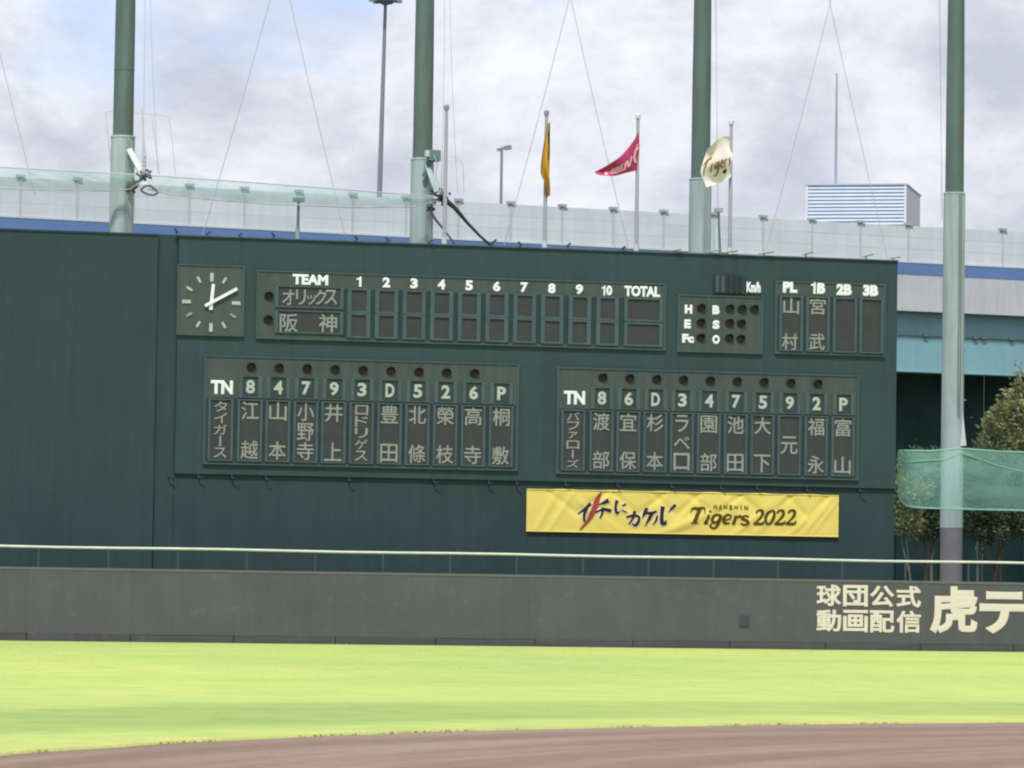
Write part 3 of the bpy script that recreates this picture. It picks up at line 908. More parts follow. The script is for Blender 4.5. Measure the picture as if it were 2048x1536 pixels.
vs = [(BX0 + (BX1 - BX0) * i / nx_, ban_disp(BX0 + (BX1 - BX0) * i / nx_, BZ0 + (BZ1 - BZ0) * j / nz_),
       BZ0 + (BZ1 - BZ0) * j / nz_ - 0.02 * math.sin(i / nx_ * 40) * (j == nz_)) for j in range(nz_ + 1) for i in range(nx_ + 1)]
bb.add(vs, [(j * (nx_ + 1) + i, j * (nx_ + 1) + i + 1, (j + 1) * (nx_ + 1) + i + 1, (j + 1) * (nx_ + 1) + i) for j in range(nz_) for i in range(nx_)], True)
banr = empty('banner', ((BX0 + BX1) / 2, 0.04, BZ0))
tag(banr, 'creased yellow cloth banner with brush slogan and black wordmark under the scoreboard', 'banner')
bb.build('cloth', 'banner_yellow', banr)
hem = B()
for zz in (BZ0 + 0.02, BZ1 - 0.02):
    hem.tube([(BX0 + (BX1 - BX0) * i / 60, ban_disp(BX0 + (BX1 - BX0) * i / 60, zz), zz) for i in range(61)], 0.022, 6)
hem.build('hem', 'banner_yellow', banr)
def bmap(ox, oy, off=0.02):
    def fn(X, Y):
        q = on_y(ox + X / 8.533, oy + Y / 8.533, 0.04)
        return (q.x, ban_disp(q.x, q.z) - off, q.z)
    return fn
def strokes(name, m, lst, fn, extra=0):
    bb = B()
    for s in lst: ribbon(bb, [(p[0], p[1], p[2] + extra) for p in s], fn)
    bb.build(name, m, banr)
f1 = bmap(1140, 970)
slogan = {
    'i': [[(350, 315, 66), (250, 410, 50), (135, 492, 22)], [(290, 395, 44), (240, 500, 54), (238, 620, 40)]],
    'chi': [[(655, 262, 85), (580, 300, 55), (480, 335, 15)], [(695, 445, 66), (580, 415, 52), (480, 445, 34), (390, 490, 36)], [(560, 380, 44), (550, 470, 44), (505, 560, 30)]],
    'ni': [[(800, 262, 66), (775, 350, 46), (778, 440, 50), (800, 478, 48), (850, 445, 12)], [(955, 328, 42), (885, 352, 24)], [(875, 425, 22), (965, 470, 24)]],
    'ka': [[(955, 548, 34), (1080, 522, 54), (1175, 545, 44), (1155, 640, 54), (1105, 690, 48), (1055, 655, 14)], [(1100, 440, 58), (1080, 540, 44), (1005, 665, 30)]],
    'ke': [[(1315, 390, 52), (1275, 470, 64), (1230, 560, 16)], [(1280, 480, 50), (1400, 475, 48), (1475, 445, 36)], [(1395, 480, 66), (1340, 590, 54), (1275, 695, 10)]],
    'ru': [[(1485, 520, 34), (1465, 600, 38), (1415, 672, 16)], [(1580, 365, 78), (1562, 500, 62), (1565, 640, 74), (1615, 655, 64), (1640, 600, 14)]],
    'bang': [[(1795, 335, 52), (1740, 392, 46), (1675, 465, 10)]]}
for k, s in slogan.items():
    strokes('character_halo', 'ink_halo', s, bmap(1140, 970, 0.012), 34)
    strokes('character', 'ink_black', s, bmap(1140, 970, 0.022))
strokes('red_slash', 'ink_red', [[(535, 122, 18), (470, 230, 76), (425, 360, 92), (370, 480, 84), (295, 610, 56), (165, 760, 20)]], bmap(1140, 970, 0.030))
f2 = bmap(1370, 990)
two = [(1212, 312, 34), (1240, 268, 34), (1312, 268, 46), (1312, 345, 48), (1240, 430, 32), (1165, 492, 24)]
two_b = [(1165, 490, 40), (1310, 488, 44), (1345, 435, 12)]
word = [
    [[(95, 305, 8), (125, 228, 34), (220, 232, 50), (325, 222, 34), (330, 325, 8)], [(255, 228, 56), (200, 350, 64), (150, 470, 62)], [(88, 475, 22), (215, 475, 22)]],
    [[(440, 270, 36), (415, 292, 36)], [(405, 335, 44), (372, 430, 50), (335, 478, 46), (395, 480, 14)]],
    [[(610, 338, 30), (505, 348, 44), (458, 420, 54), (500, 472, 44), (570, 425, 34), (605, 338, 44)], [(608, 336, 50), (580, 450, 54), (530, 542, 44), (468, 566, 34), (425, 520, 36), (465, 480, 16)]],
    [[(650, 432, 26), (760, 405, 24), (775, 350, 30), (710, 338, 36), (655, 405, 56), (672, 475, 50), (765, 480, 18)]],
    [[(865, 352, 44), (840, 440, 54), (815, 505, 50)], [(860, 392, 28), (930, 358, 42), (960, 392, 34)]],
    [[(1085, 372, 30), (1010, 356, 36), (968, 400, 46), (1050, 440, 52), (1072, 482, 42), (1000, 508, 36), (940, 482, 28)]],
    [two, two_b],
    [[(1485, 258, 28), (1410, 310, 46), (1368, 410, 52), (1400, 494, 32), (1462, 470, 42), (1512, 370, 52), (1518, 290, 46), (1485, 258, 28)]],
    [[(p[0] + 357, p[1], p[2]) for p in s] for s in (two, two_b)],
    [[(p[0] + 547, p[1], p[2]) for p in s] for s in (two, two_b)]]
for s in word: strokes('character', 'ink_brown', s, f2)
bb = B()
for k, ch in enumerate('HANSHIN'):
    q = on_y(1430 + k * 10.3, 1013.5 + k * 0.35, 0.04)
    put_glyph(bb, ch, q.x, q.z, (7.4 if ch != 'I' else 2.2) * PX, 9 * PX, ban_disp(q.x, q.z) - 0.012, 0.02, 0.012)
bb.build('small_lettering', 'ink_brown', banr)

# ================================================================== NET POLES
HZ = lambda px: 1170 + 0.015 * (px - 1024)
POLES = [(246, 275, 144.8, 'first tall green net pole from the left, black pulley and loop on its pale sleeve'),
         (845, 320, 150.9, 'tall green net pole carrying a floodlight box and black rope, left of the flags'),
         (1401, 360, 156.6, 'tall green net pole directly behind the white flag'),
         (1909, 388, 160.9, 'rightmost tall green net pole, pale sleeve reaching down past the scoreboard')]
PO = []
for k, (px, pyt, dep, lab) in enumerate(POLES):
    top = at_depth(px, pyt, dep)
    bx_, by_ = top.x, top.y
    r_ = empty('net_pole', (bx_, by_, 0)); tag(r_, lab, 'pole', 'tall poles of the ball safety net')
    zs = top.z
    B().tube([(bx_, by_, zs - 0.4), (bx_, by_, zs + 4), (bx_, by_, 36)], [0.375, 0.365, 0.27], 24).build('shaft', 'pole_green', r_)
    FZ = 4.7
    slv = B().cyl((bx_, by_, FZ), (bx_, by_, zs), 0.455, 0.435, 28).build('sleeve', 'sleeve_pale', r_)
    B().cyl((bx_, by_, -0.02), (bx_, by_, FZ - 0.003), 0.45, 0.45, 24).build('footing', 'pole_concrete', r_)
    B().cyl((bx_, by_, zs - 0.01), (bx_, by_, zs + 0.05), 0.452, 0.44, 28).build('collar', 'sleeve_pale', slv)
    if k == 0:
        zj = at_depth(px, 139, dep).z
        B().cyl((bx_, by_, zj - 0.03), (bx_, by_, zj + 0.03), 0.378, n=24).build('joint_band', 'pole_green', r_)
    wd = B()
    for dx, seed in ((0.06, 1), (0.14, 5)):
        wd.tube([(bx_ + dx + 0.03 * mnoise.noise(Vector((z_ * 0.4, seed, 0))), by_ - 0.47, z_) for z_ in np.linspace(zs - 9 if k == 3 else zs - 4.2, zs - 0.02, 14)], 0.014, 5)
    wd.build('conduit', 'wire_dark' if k == 3 else 'sleeve_pale', r_)
    # halyards running down beside the shaft
    hb = B()
    for px_t, px_b, sag in ((px + 43, px + 38, 3), (px + 52, px + 70, -4)) if k in (0, 1) else ((px + 25, px + 33, 3), (px + 31, px + 36, -2)) if k == 2 else ((px - 33, px - 26, 2), (px - 32, px - 24, -1)):
        p0 = at_depth(px_t, -180, dep - 0.3); p1 = at_depth(px_b, {0: 345, 1: 385, 2: 425, 3: 440}[k], dep - 0.3)
        hb.tube([p0.lerp(p1, i / 10) + Vector((math.sin(i / 10 * math.pi) * sag * 0.018, 0, 0)) for i in range(11)], 0.011, 5)
    hb.build('halyard', 'wire_grey', r_)
    PO.append((r_, bx_, by_, dep))
def pz(k, px, py, dd=0.0): return at_depth(px, py, PO[k][3] - dd)
def beam(b, p0, p1, w, h):
    p0 = Vector(p0); p1 = Vector(p1); d = (p1 - p0).normalized()
    s_ = d.cross(Vector((0, 1, 0))).normalized() * w / 2; t_ = d.cross(s_).normalized() * h / 2
    vs = [p + q for p in (p0, p1) for q in (-s_ - t_, s_ - t_, s_ + t_, -s_ + t_)]
    b.add(vs, [(3, 2, 1, 0), (4, 5, 6, 7), (0, 1, 5, 4), (1, 2, 6, 5), (2, 3, 7, 6), (3, 0, 4, 7)])
def lump(b, c, r, seed, n=34):
    """knot of gear: many short pieces jumbled together"""
    rnd = random.Random(seed)
    for i in range(n):
        p = Vector(c) + Vector((rnd.gauss(0, r * 0.5), rnd.gauss(0, r * 0.3), rnd.gauss(0, r * 0.4)))
        q = p + Vector((rnd.uniform(-1, 1), rnd.uniform(-.5, .5), rnd.uniform(-1, 1))) * r * 0.6
        b.cyl(p, q, r * rnd.uniform(0.08, 0.22), n=6)
r_ = PO[0][0]
bb = B(); beam(bb, pz(0, 258, 299, 0.55), pz(0, 286, 350, 0.9), 0.20, 0.14); bb.build('strut', 'bracket_white', r_)
bb = B(); lump(bb, pz(0, 289, 351, 0.9), 0.20, 3); bb.build('pulley', 'black_gear', r_)
bb = B(); lump(bb, pz(0, 264, 372, 0.5), 0.24, 4, 22); beam(bb, pz(0, 252, 376, 0.5), pz(0, 285, 358, 0.8), 0.10, 0.08); bb.build('bracket', 'rust', r_)
bb = B()
lp = [(281, 380), (290, 372), (300, 371), (312, 380), (316, 386), (308, 390), (296, 389), (286, 384), (281, 380)]
bb.tube([pz(0, x, y, 0.9) for x, y in lp], 0.04, 7); bb.build('rope_loop', 'wire_dark', r_)
bb = B(); bb.tube([pz(0, x, y, 0.9) for x, y in ((283, 215), (286, 260), (289, 310), (289, 348))], [0.015, 0.02, 0.05, 0.06], 6)
for yy in (310, 318, 326, 335): bb.cyl(pz(0, 288.5, yy, 0.9), pz(0, 288.5, yy + 5, 0.9), 0.075, n=8)
bb.build('tensioner', 'wire_grey', r_)
bb = B(); bb.tube([pz(0, x, y) for x, y in ((222, 330), (216, 270), (211, 226), (214, 223), (230, 222), (330, 231), (338, 238), (345, 290), (351, 350))], 0.013, 5)
bb.tube([pz(0, x, y) for x, y in ((303, 226), (308, 270), (319, 350))], 0.011, 5)
bb.build('wire_bracket', 'wire_grey', r_)
r_ = PO[1][0]
bb = B(); beam(bb, pz(1, 854, 330, 0.6), pz(1, 873, 385, 0.95), 0.2, 0.14); bb.build('strut', 'sleeve_pale', r_)
p = pz(1, 866, 313, 0.75)
bb = B(); bb.box(p.x - 0.16, p.x + 0.28, p.y - 0.1, p.y + 0.35, p.z - 0.16, p.z + 0.24)
beam(bb, p + Vector((-0.02, 0.1, -0.1)), p + Vector((-0.3, 0.25, -0.75)), 0.14, 0.12); bb.build('floodlight', 'teal_gear', r_)
bb = B(); bb.box(p.x - 0.30, p.x - 0.162, p.y - 0.12, p.y + 0.15, p.z - 0.02, p.z + 0.22); bb.build('lens_cover', 'bracket_white', r_)
bb = B(); lump(bb, pz(1, 884, 396, 0.9), 0.26, 5, 46); bb.build('pulley', 'black_gear', r_)
bb = B(); lump(bb, pz(1, 862, 416, 0.6), 0.16, 9, 20); bb.build('rope_cleat', 'black_gear', r_)
bb = B(); bb.tube([pz(1, x, y, 0.9) for x, y in ((868, 310), (875, 330), (871, 352), (880, 375), (884, 390))], 0.022, 6)
bb.tube([pz(1, x, y, 0.2) for x, y in ((905, 313), (919, 318), (926, 330), (928, 388))], 0.011, 5); bb.build('wire_bracket', 'wire_grey', r_)
r_ = PO[3][0]
bb = B(); beam(bb, pz(3, 1914, 781, 0.55), pz(3, 1926, 892, 0.75), 0.24, 0.14); bb.build('strut', 'bracket_white', r_)
bb = B(); lump(bb, pz(3, 1920, 893, 0.8), 0.14, 12, 20); bb.build('pulley', 'black_gear', r_)
bb = B()
for yy in (540, 700, 800): 
    q = pz(3, 1909, yy); bb.cyl((q.x, q.y, q.z - 0.03), (q.x, q.y, q.z + 0.03), 0.462, n=24)
bb.build('strap', 'sleeve_pale', r_)

# rope hanging off the second pole
rp = B()
rp.tube([at_depth(x, y, 149.6) for x, y in ((888, 398), (910, 416), (935, 446), (960, 472), (983, 492))], [0.10, 0.085, 0.06, 0.05, 0.05], 8)
tag(rp.build('thick_rope', 'black_gear'), 'thick black rope slanting from the second net pole down to the scoreboard top', 'rope')
rp = B()
rp.tube([at_depth(x, y, 149.7) for x, y in ((862, 424), (872, 440), (890, 462), (905, 482), (912, 492))], [0.06, 0.05, 0.04, 0.035, 0.035], 8)
tag(rp.build('thin_rope', 'wire_dark'), 'thinner dark rope sagging beside the bare flagpole foot', 'rope')

# ================================================================== SAFETY NETS
def net_sheet(top, bot, n, rows, m, name, label, edge_r=0.02, edge_m='net_edge', wob=0.12, group='lowered green ball nets'):
    T = [Vector(p) for p in top]; Bt = [Vector(p) for p in bot]
    def pl(P, u):
        x = u * (len(P) - 1); i = min(int(x), len(P) - 2)
        return P[i].lerp(P[i + 1], x - i)
    bb = B(); vs = []
    for j in range(rows + 1):
        for i in range(n + 1):
            p = pl(T, i / n).lerp(pl(Bt, i / n), j / rows)
            v = j / rows
            p = p + Vector((0, wob * math.sin(v * math.pi) * mnoise.noise(Vector((i * 0.35, j * 0.15, 1.7))) - 0.10 * math.sin(v * math.pi), 0))
            vs.append(p)
    bb.add(vs, [(j * (n + 1) + i, j * (n + 1) + i + 1, (j + 1) * (n + 1) + i + 1, (j + 1) * (n + 1) + i) for j in range(rows) for i in range(n)], True)
    root = empty(name, tuple(Bt[len(Bt) // 2])); tag(root, label, 'net', group)
    bb.build('mesh_sheet', m, root)
    e1 = B(); e1.tube([pl(T, i / 40) for i in range(41)], edge_r, 6); e1.build('head_rope', edge_m, root)
    e2 = B(); e2.tube([pl(Bt, i / 40) for i in range(41)], edge_r, 6); e2.build('foot_rope', edge_m, root)
    return root
D0, D1 = 143.9, 150.0
net_sheet([at_depth(-160, 325, 141.8), at_depth(0, 334, 142.4), at_depth(120, 341, 143.2), at_depth(289, 350, D0)],
          [at_depth(-160, 372, 141.8), at_depth(0, 376, 142.4), at_depth(120, 381, 143.2), at_depth(225, 382, D0), at_depth(262, 378, D0), at_depth(289, 358, D0)],
          60, 6, 'net_pale', 'safety_net', 'pale green net band sagging left of the first net pole', 0.022, 'wire_grey')
net_sheet([at_depth(289, 350, D0), at_depth(450, 361, 145.4), at_depth(650, 376, 147.6), at_depth(884, 394, D1)],
          [at_depth(296, 378, D0), at_depth(340, 389, 144.3), at_depth(450, 402, 145.4), at_depth(560, 409, 146.5), at_depth(700, 414, 148), at_depth(820, 415, 149.3), at_depth(884, 400, D1)],
          80, 8, 'net_pale', 'safety_net', 'pale green net band sagging between the two left net poles', 0.022, 'wire_grey')
DR = 152.5
top = [at_depth(x, y, DR + (x - 1797) * 0.012) for x, y in ((1797, 901), (1860, 902), (1920, 897), (2000, 903), (2100, 906), (2520, 912))]
bot = [at_depth(x, y, DR + (x - 1797) * 0.012) for x, y in ((1797, 992), (1803, 1004), (1812, 1011), (1826, 1014), (1845, 1016), (1920, 1018), (2000, 1020), (2100, 1022), (2520, 1030))]
rt = net_sheet(top, bot, 70, 10, 'net_green', 'safety_net', 'deep green net hanging low in front of the trees right of the scoreboard', 0.035, 'net_edge', 0.012)
bb = B(); bb.tube([at_depth(x, y, DR) for x, y in ((1797, 901), (1796.5, 930), (1797, 992))], 0.02, 6); bb.build('side_rope', 'net_edge', rt)
bb = B(); bb.tube([at_depth(x, y, DR + (x - 1797) * 0.012 - 0.1) for x, y in ((1797, 925), (1840, 922), (1890, 918), (1925, 900))], 0.016, 5)
bb.tube([at_depth(x, y, DR + (x - 1797) * 0.012 - 0.1) for x, y in ((1925, 905), (1990, 930), (2040, 942), (2120, 950))], 0.016, 5)
bb.build('fold_rope', 'net_edge', rt)

# ================================================================== STAY WIRES
def dep_at(px):
    return float(np.interp(px, [-160, 250, 845, 1400, 1912, 2200], [141.5, 145.2, 151.2, 156.8, 161.0, 163.0]))
for (xt, yt, xb_, yb_, lab) in [(-22, 0, 70, 390, 'thin stay wire at the left edge of the sky'),
        (537, 0, 405, 470, 'thin stay wire rising from left to right between the first two net poles'),
        (583, 0, 690, 470, 'thin stay wire falling from left to right towards the light mast'),
        (1135, 0, 1008, 490, 'thin stay wire slanting down to the left of the gold flag'),
        (1145, 0, 1258, 500, 'thin stay wire passing behind the crimson flag'),
        (1659, 0, 1528, 515, 'thin stay wire slanting left of the roof mast'),
        (1661, 0, 1776, 520, 'thin stay wire slanting down in front of the louvred building')]:
    d_ = dep_at((xt + xb_) / 2)
    k = -260 / (yb_ - yt)
    p0 = at_depth(xt + (xb_ - xt) * k, -260, d_); p1 = at_depth(xb_, yb_, d_)
    mid = p0.lerp(p1, 0.5) + Vector((0, 0, -0.12))
    bb = B().tube([p0.lerp(p1, i / 16) + Vector((0, 0, -0.25 * math.sin(i / 16 * math.pi))) for i in range(17)], 0.016, 5)
    tag(bb.build('stay_wire', 'wire_grey'), lab, 'wire', 'net stay wires')

# ================================================================== FLAGPOLES AND FLAGS
FPY = 1.45
FP = [(893, 215, 'bare silver flagpole beside the second net pole'), (1093, 226, 'silver flagpole carrying the limp gold flag'),
      (1276, 233, 'silver flagpole carrying the crimson flag'), (1462.5, 245, 'silver flagpole carrying the white flag')]
for k, (px, py, lab) in enumerate(FP):
    q = on_y(px, py + 4, FPY)
    zb_ = TOP - 1.6
    r_ = empty('flagpole', (q.x, FPY, zb_)); tag(r_, lab, 'flagpole', 'flagpoles on the scoreboard')
    B().tube([(q.x, FPY, zb_), (q.x, FPY, q.z)], [0.085, 0.062], 12).build('pole', 'flagpole_silver', r_)
    B().cyl((q.x, FPY, TOP - 1.6), (q.x, FPY, TOP + 0.42), 0.10, n=12).build('socket', 'bracket_white', r_)
    cap = B().cyl((q.x, FPY, q.z), (q.x, FPY, q.z + 0.08), 0.10, n=12)
    cap.tube([(q.x, FPY, q.z + 0.08), (q.x, FPY, q.z + 0.13), (q.x, FPY, q.z + 0.17), (q.x, FPY, q.z + 0.19)], [0.10, 0.105, 0.07, 0.01], 12)
    cap.build('truck', 'bracket_white' if k > 1 else 'lamp_metal', r_)
    B().box(q.x - 0.05, q.x + 0.05, 1.305, FPY - 0.05, TOP - 1.1, TOP - 1.0).build('clamp', 'galv', r_)
def poly_at(P, u):
    x = u * (len(P) - 1); i = min(int(x), len(P) - 2); f_ = x - i
    p0 = P[max(i - 1, 0)]; p1 = P[i]; p2 = P[i + 1]; p3 = P[min(i + 2, len(P) - 1)]
    return tuple(0.5 * (2 * p1[k] + (p2[k] - p0[k]) * f_ + (2 * p0[k] - 5 * p1[k] + 4 * p2[k] - p3[k]) * f_ ** 2 + (3 * p1[k] - p0[k] - 3 * p2[k] + p3[k]) * f_ ** 3) for k in (0, 1))
def make_flag(top, bot, hoist, fly, yfun):
    """Coons patch in photo rows mapped to the plane of the flagpoles; u from hoist to fly, v from top to bottom"""
    def fn(u, v):
        a = poly_at(top, u); b_ = poly_at(bot, u); c = poly_at(hoist, v); d = poly_at(fly, v)
        P00, P10, P01, P11 = top[0], top[-1], bot[0], bot[-1]
        r = []
        for k in (0, 1):
            r.append((1 - v) * a[k] + v * b_[k] + (1 - u) * c[k] + u * d[k]
                     - ((1 - u) * (1 - v) * P00[k] + u * (1 - v) * P10[k] + (1 - u) * v * P01[k] + u * v * P11[k]))
        q = on_y(r[0], r[1], FPY + 0.0)
        return Vector((q.x, FPY + yfun(u, v), q.z))
    return fn
def flag_mesh(fn, n=36, mfun=None):
    bb = B()
    vs = [fn(i / n, j / n) for j in range(n + 1) for i in range(n + 1)]
    for j in range(n):
        for i in range(n):
            bb.f.append([j * (n + 1) + i, (j + 1) * (n + 1) + i, (j + 1) * (n + 1) + i + 1, j * (n + 1) + i + 1])
            bb.sm.append(True); bb.mi.append(mfun((i + .5) / n, (j + .5) / n) if mfun else 0)
    bb.v = [tuple(p) for p in vs]
    return bb
# gold and black flag, hanging limp
fn = make_flag([(1096, 246), (1094, 247), (1091, 250)], [(1096, 388), (1093, 394), (1088, 402)],
               [(1096, 246), (1096.5, 320), (1096, 388)], [(1091, 250), (1082, 300), (1077, 345), (1086, 372), (1088, 402)],
               lambda u, v: -0.30 + 0.13 * math.sin(u * 9 + v * 1.5) * (0.4 + v))
o = flag_mesh(fn, 40, lambda u, v: 1 if (u > 0.84 or (u < 0.45 and v > 0.70 and v < 0.93) or (u < 0.55 and v < 0.34 - 0.3 * u) or (u < 0.10 and v < 0.5)) else 0).build('flag', ['flag_gold', 'flag_black'])
tag(o, 'limp gold and black flag drooping down its pole, leftmost flag', 'flag', 'flags above the scoreboard')
# crimson flag streaming left
fn2 = make_flag([(1277, 262), (1264, 284), (1238, 312), (1208, 333), (1184, 346)], [(1274, 341), (1258, 345), (1245, 348), (1222, 354), (1187, 354)],
                [(1277, 262), (1278, 300), (1274, 341)], [(1184, 346), (1185, 351), (1187, 354)],
                lambda u, v: -0.05 - 0.5 * u + 0.20 * math.sin(u * 8 + v * 3) * u)
r_ = empty('flag', tuple(fn2(0, 1))); tag(r_, 'crimson flag with pale lettering streaming left to a point', 'flag', 'flags above the scoreboard')
flag_mesh(fn2).build('cloth', 'flag_crimson', r_)
def fmap(fn, off=0.03):
    def g_(u, v):
        u = min(max(u, 0.001), 0.999); v = min(max(v, 0.001), 0.999)
        p = fn(u, v)
        return (p.x, p.y - off, p.z)
    return g_
def uv_strokes(par, name, m, lst, fn, off=0.035):
    bb = B()
    for s in lst:
        sc = fmap(fn, off)
        ribbon(bb, [(p[0] * 1000, p[1] * 1000, p[2] * 1000) for p in s], lambda X, Y: sc(X / 1000, Y / 1000))
    bb.build(name, m, par)
uv_strokes(r_, 'lettering', 'flag_pink', [[(0.10, 0.30, .05), (0.20, 0.55, .08), (0.12, 0.75, .05)], [(0.06, 0.42, .05), (0.2, 0.40, .06)],
    [(0.30, 0.45, .06), (0.36, 0.75, .07), (0.44, 0.45, .05)], [(0.46, 0.5, .07), (0.5, 0.8, .07)], [(0.53, 0.45, .05), (0.58, 0.62, .08), (0.55, 0.8, .05)],
    [(0.62, 0.45, .06), (0.64, 0.8, .08)], [(0.69, 0.42, .06), (0.72, 0.75, .08), (0.76, 0.5, .05)], [(0.80, 0.45, .05), (0.84, 0.8, .06)]], fn2)
# white flag with brown script
fn3 = make_flag([(1463, 274), (1444, 274), (1424, 284), (1407, 300)], [(1461, 352), (1446, 363), (1422, 371), (1400, 379)],
                [(1463, 274), (1464, 315), (1461, 352)], [(1407, 300), (1403, 320), (1394, 345), (1397, 362), (1400, 379)],
                lambda u, v: -0.08 - 0.55 * u + 0.22 * math.sin(u * 6.5 + v * 4.0) * (0.25 + u) + 0.06 * math.sin(v * 9))
r_ = empty('flag', tuple(fn3(0, 1))); tag(r_, 'white flag with brown script lettering blowing in front of the third net pole', 'flag', 'flags above the scoreboard')
flag_mesh(fn3).build('cloth', 'flag_white', r_)
# script reads from the fly end towards the hoist as seen from the field
S = lambda x0, pts: [(x0 + p[0] * 0.13, 0.40 + p[1] * 0.26, p[2]) for p in pts]
def rev(l): return [[(1 - p[0], p[1], p[2]) for p in s] for s in l]
tig = [S(0.10, [(-.5, .0, .02), (.3, -.25, .05), (1.2, -.3, .03)]), S(0.10, [(.5, -.25, .05), (.3, .4, .05), (.0, 1.0, .04)]),
       S(0.29, [(.2, .3, .04), (.1, 1.0, .04)]), S(0.38, [(.8, .35, .03), (.1, .5, .04), (.3, .9, .04), (.8, .4, .04), (.6, 1.3, .04), (.0, 1.5, .03)]),
       S(0.52, [(.1, .7, .03), (.7, .5, .04), (.3, .35, .04), (.1, .8, .04), (.7, 1.0, .03)]), S(0.64, [(.2, .35, .04), (.1, 1.0, .04)]), S(0.64, [(.2, .5, .03), (.8, .35, .04)]),
       S(0.78, [(.8, .4, .03), (.2, .45, .04), (.7, .8, .04), (.1, 1.0, .03)])]
uv_strokes(r_, 'lettering', 'flag_script', rev(tig), fn3)
uv_strokes(r_, 'emblem', 'ink_black', [[(0.30, 0.72, .05), (0.34, 0.76, .09), (0.39, 0.74, .06)]], fn3)

# ================================================================== ELEVATED HIGHWAY
HT = 0.414
HANG = math.atan(HT) - YAW
hc = at_depth(1024, 1170, 220.0)
hw = empty('elevated_highway', (hc.x, hc.y, 0)); hw.rotation_euler = (0, 0, HANG)
tag(hw, 'elevated highway with pale noise wall, blue stripe and teal girder behind the scoreboard', 'highway')
HU = Vector((math.cos(HANG), math.sin(HANG), 0)); HN = Vector((-math.sin(HANG), math.cos(HANG), 0))
def hwp(px, py, n=0.0):
    """photo point -> (s, z) on the vertical plane n metres behind the wall face"""
    d = Vector(ray(px, py).tolist()); e_ = Vector(EYE.tolist())
    o_ = Vector((hc.x, hc.y, 0)) + HN * n
    t_ = (o_ - e_).dot(HN) / d.dot(HN)
    q = e_ + d * t_
    return (q - Vector((hc.x, hc.y, 0))).dot(HU), q.z
def hlink(name, me, m, loc=(0, 0, 0), parent=None):
    if m and len(me.materials) == 0: me.materials.append(MATS[m])
    o = bpy.data.objects.new(name, me); COL.objects.link(o); o.parent = parent or hw; o.location = loc
    return o
zWT = np.mean([hwp(x, y)[1] for x, y in ((0, 350), (500, 377), (1000, 407), (1400, 431), (1750, 450), (2000, 463))])
zBT = np.mean([hwp(x, y)[1] for x, y in ((0, 432), (500, 454), (800, 470), (1800, 522), (2048, 533))])
zBB = np.mean([hwp(x, y)[1] for x, y in ((1800, 549), (2048, 559))])
zPB = np.mean([hwp(x, y)[1] for x, y in ((1800, 622), (2048, 631))])
zGB = hwp(1900, 745, 0.75)[1]
s0, s1 = -75.0, 95.0
caps = [42, 160, 275, 388, 500, 610, 720, 826, 930, 1035, 1138, 1240, 1338, 1437, 1535, 1632, 1727, 1822, 1915, 2006]
ss = [hwp(x, 345 + x * 0.055)[0] for x in caps]
bay = (ss[-1] - ss[0]) / (len(ss) - 1); sA = ss[0]
hp = (zWT - zBT) / 3
pan = B().box(0.05, bay - 0.05, 0.02, 0.12, 0.008, hp - 0.008).mesh('noise_panel'); pan.materials.append(MATS['wall_panel'])
pst = B().box(-0.045, 0.045, 0.0, 0.16, 0, zWT - zBT).mesh('wall_post'); pst.materials.append(MATS['wall_post'])
lt = B().box(-0.24, 0.24, -0.08, 0.18, 0.02, 0.16).box(-0.10, 0.10, 0.0, 0.12, -0.05, 0.05).mesh('wall_light'); lt.materials.append(MATS['wall_light'])
for k in range(-6, 27):
    for j in range(3):
        hlink('noise_panel', pan, None, (sA + k * bay, random.uniform(-0.008, 0.008), zBT + j * hp))
    po_ = hlink('wall_post', pst, None, (sA + k * bay, -0.015, zBT))
    hlink('wall_light', lt, None, (0, 0.015, zWT - zBT), po_)
sl, sr = sA - 6 * bay, sA + 27 * bay
hlink('wall_foot', B().box(sl, sr, -0.04, 0.3, zBT - 0.10, zBT - 0.002).mesh('wall_foot'), 'wall_panel')
hlink('blue_stripe', B().box(sl, sr, -0.02, 0.4, zBB, zBT - 0.104).mesh('blue_stripe'), 'girder_blue')
hlink('parapet', B().box(sl, sr, 0.0, 0.45, zPB, zBB - 0.004).mesh('parapet'), 'parapet_grey')
hlink('deck', B().box(sl, sr, 0.46, 17.0, zPB + 0.15, zBB - 0.3).mesh('deck'), 'deck_dark')
hlink('noise_wall', B().box(sl, sr, 16.6, 16.9, zBB, zWT - 1.0).mesh('noise_wall'), 'wall_panel')
hlink('girder', B().box(sl, sr, 0.75, 1.1, zGB, zPB + 0.146).mesh('girder'), 'girder_teal')
hlink('girder', B().box(sl, sr, 7.5, 7.9, zGB + 0.3, zPB + 0.146).mesh('girder'), 'girder_teal')
hlink('bottom_flange', B().box(sl, sr, 0.66, 1.6, zGB - 0.06, zGB - 0.003).mesh('flange'), 'girder_teal')
zpipe = hwp(1900, 674, 0.7)[1]
pipe_ = hlink('drain_pipe', B().tube([(sl, 0.70, zpipe), (sr, 0.70, zpipe)], 0.035, 8).mesh('pipe'), 'pier_grey')
for x in (1850, 1950, 1967, 2022, 2100):
    s_ = hwp(x, 674, 0.7)[0]
    hlink('pipe_clamp', B().cyl((s_ - 0.13, 0.68, zpipe), (s_ + 0.13, 0.68, zpipe), 0.10, n=10).mesh('clamp'), 'deck_dark', parent=pipe_)
for s_ in (-40, -8, 42, 75):
    hlink('pier', B().box(s_ - 1.3, s_ + 1.3, 4, 12, -0.3, zGB - 1.6).box(s_ - 1.6, s_ + 1.6, 0.9, 16, zGB - 1.59, zGB - 0.07).mesh('pier'), 'pier_grey')

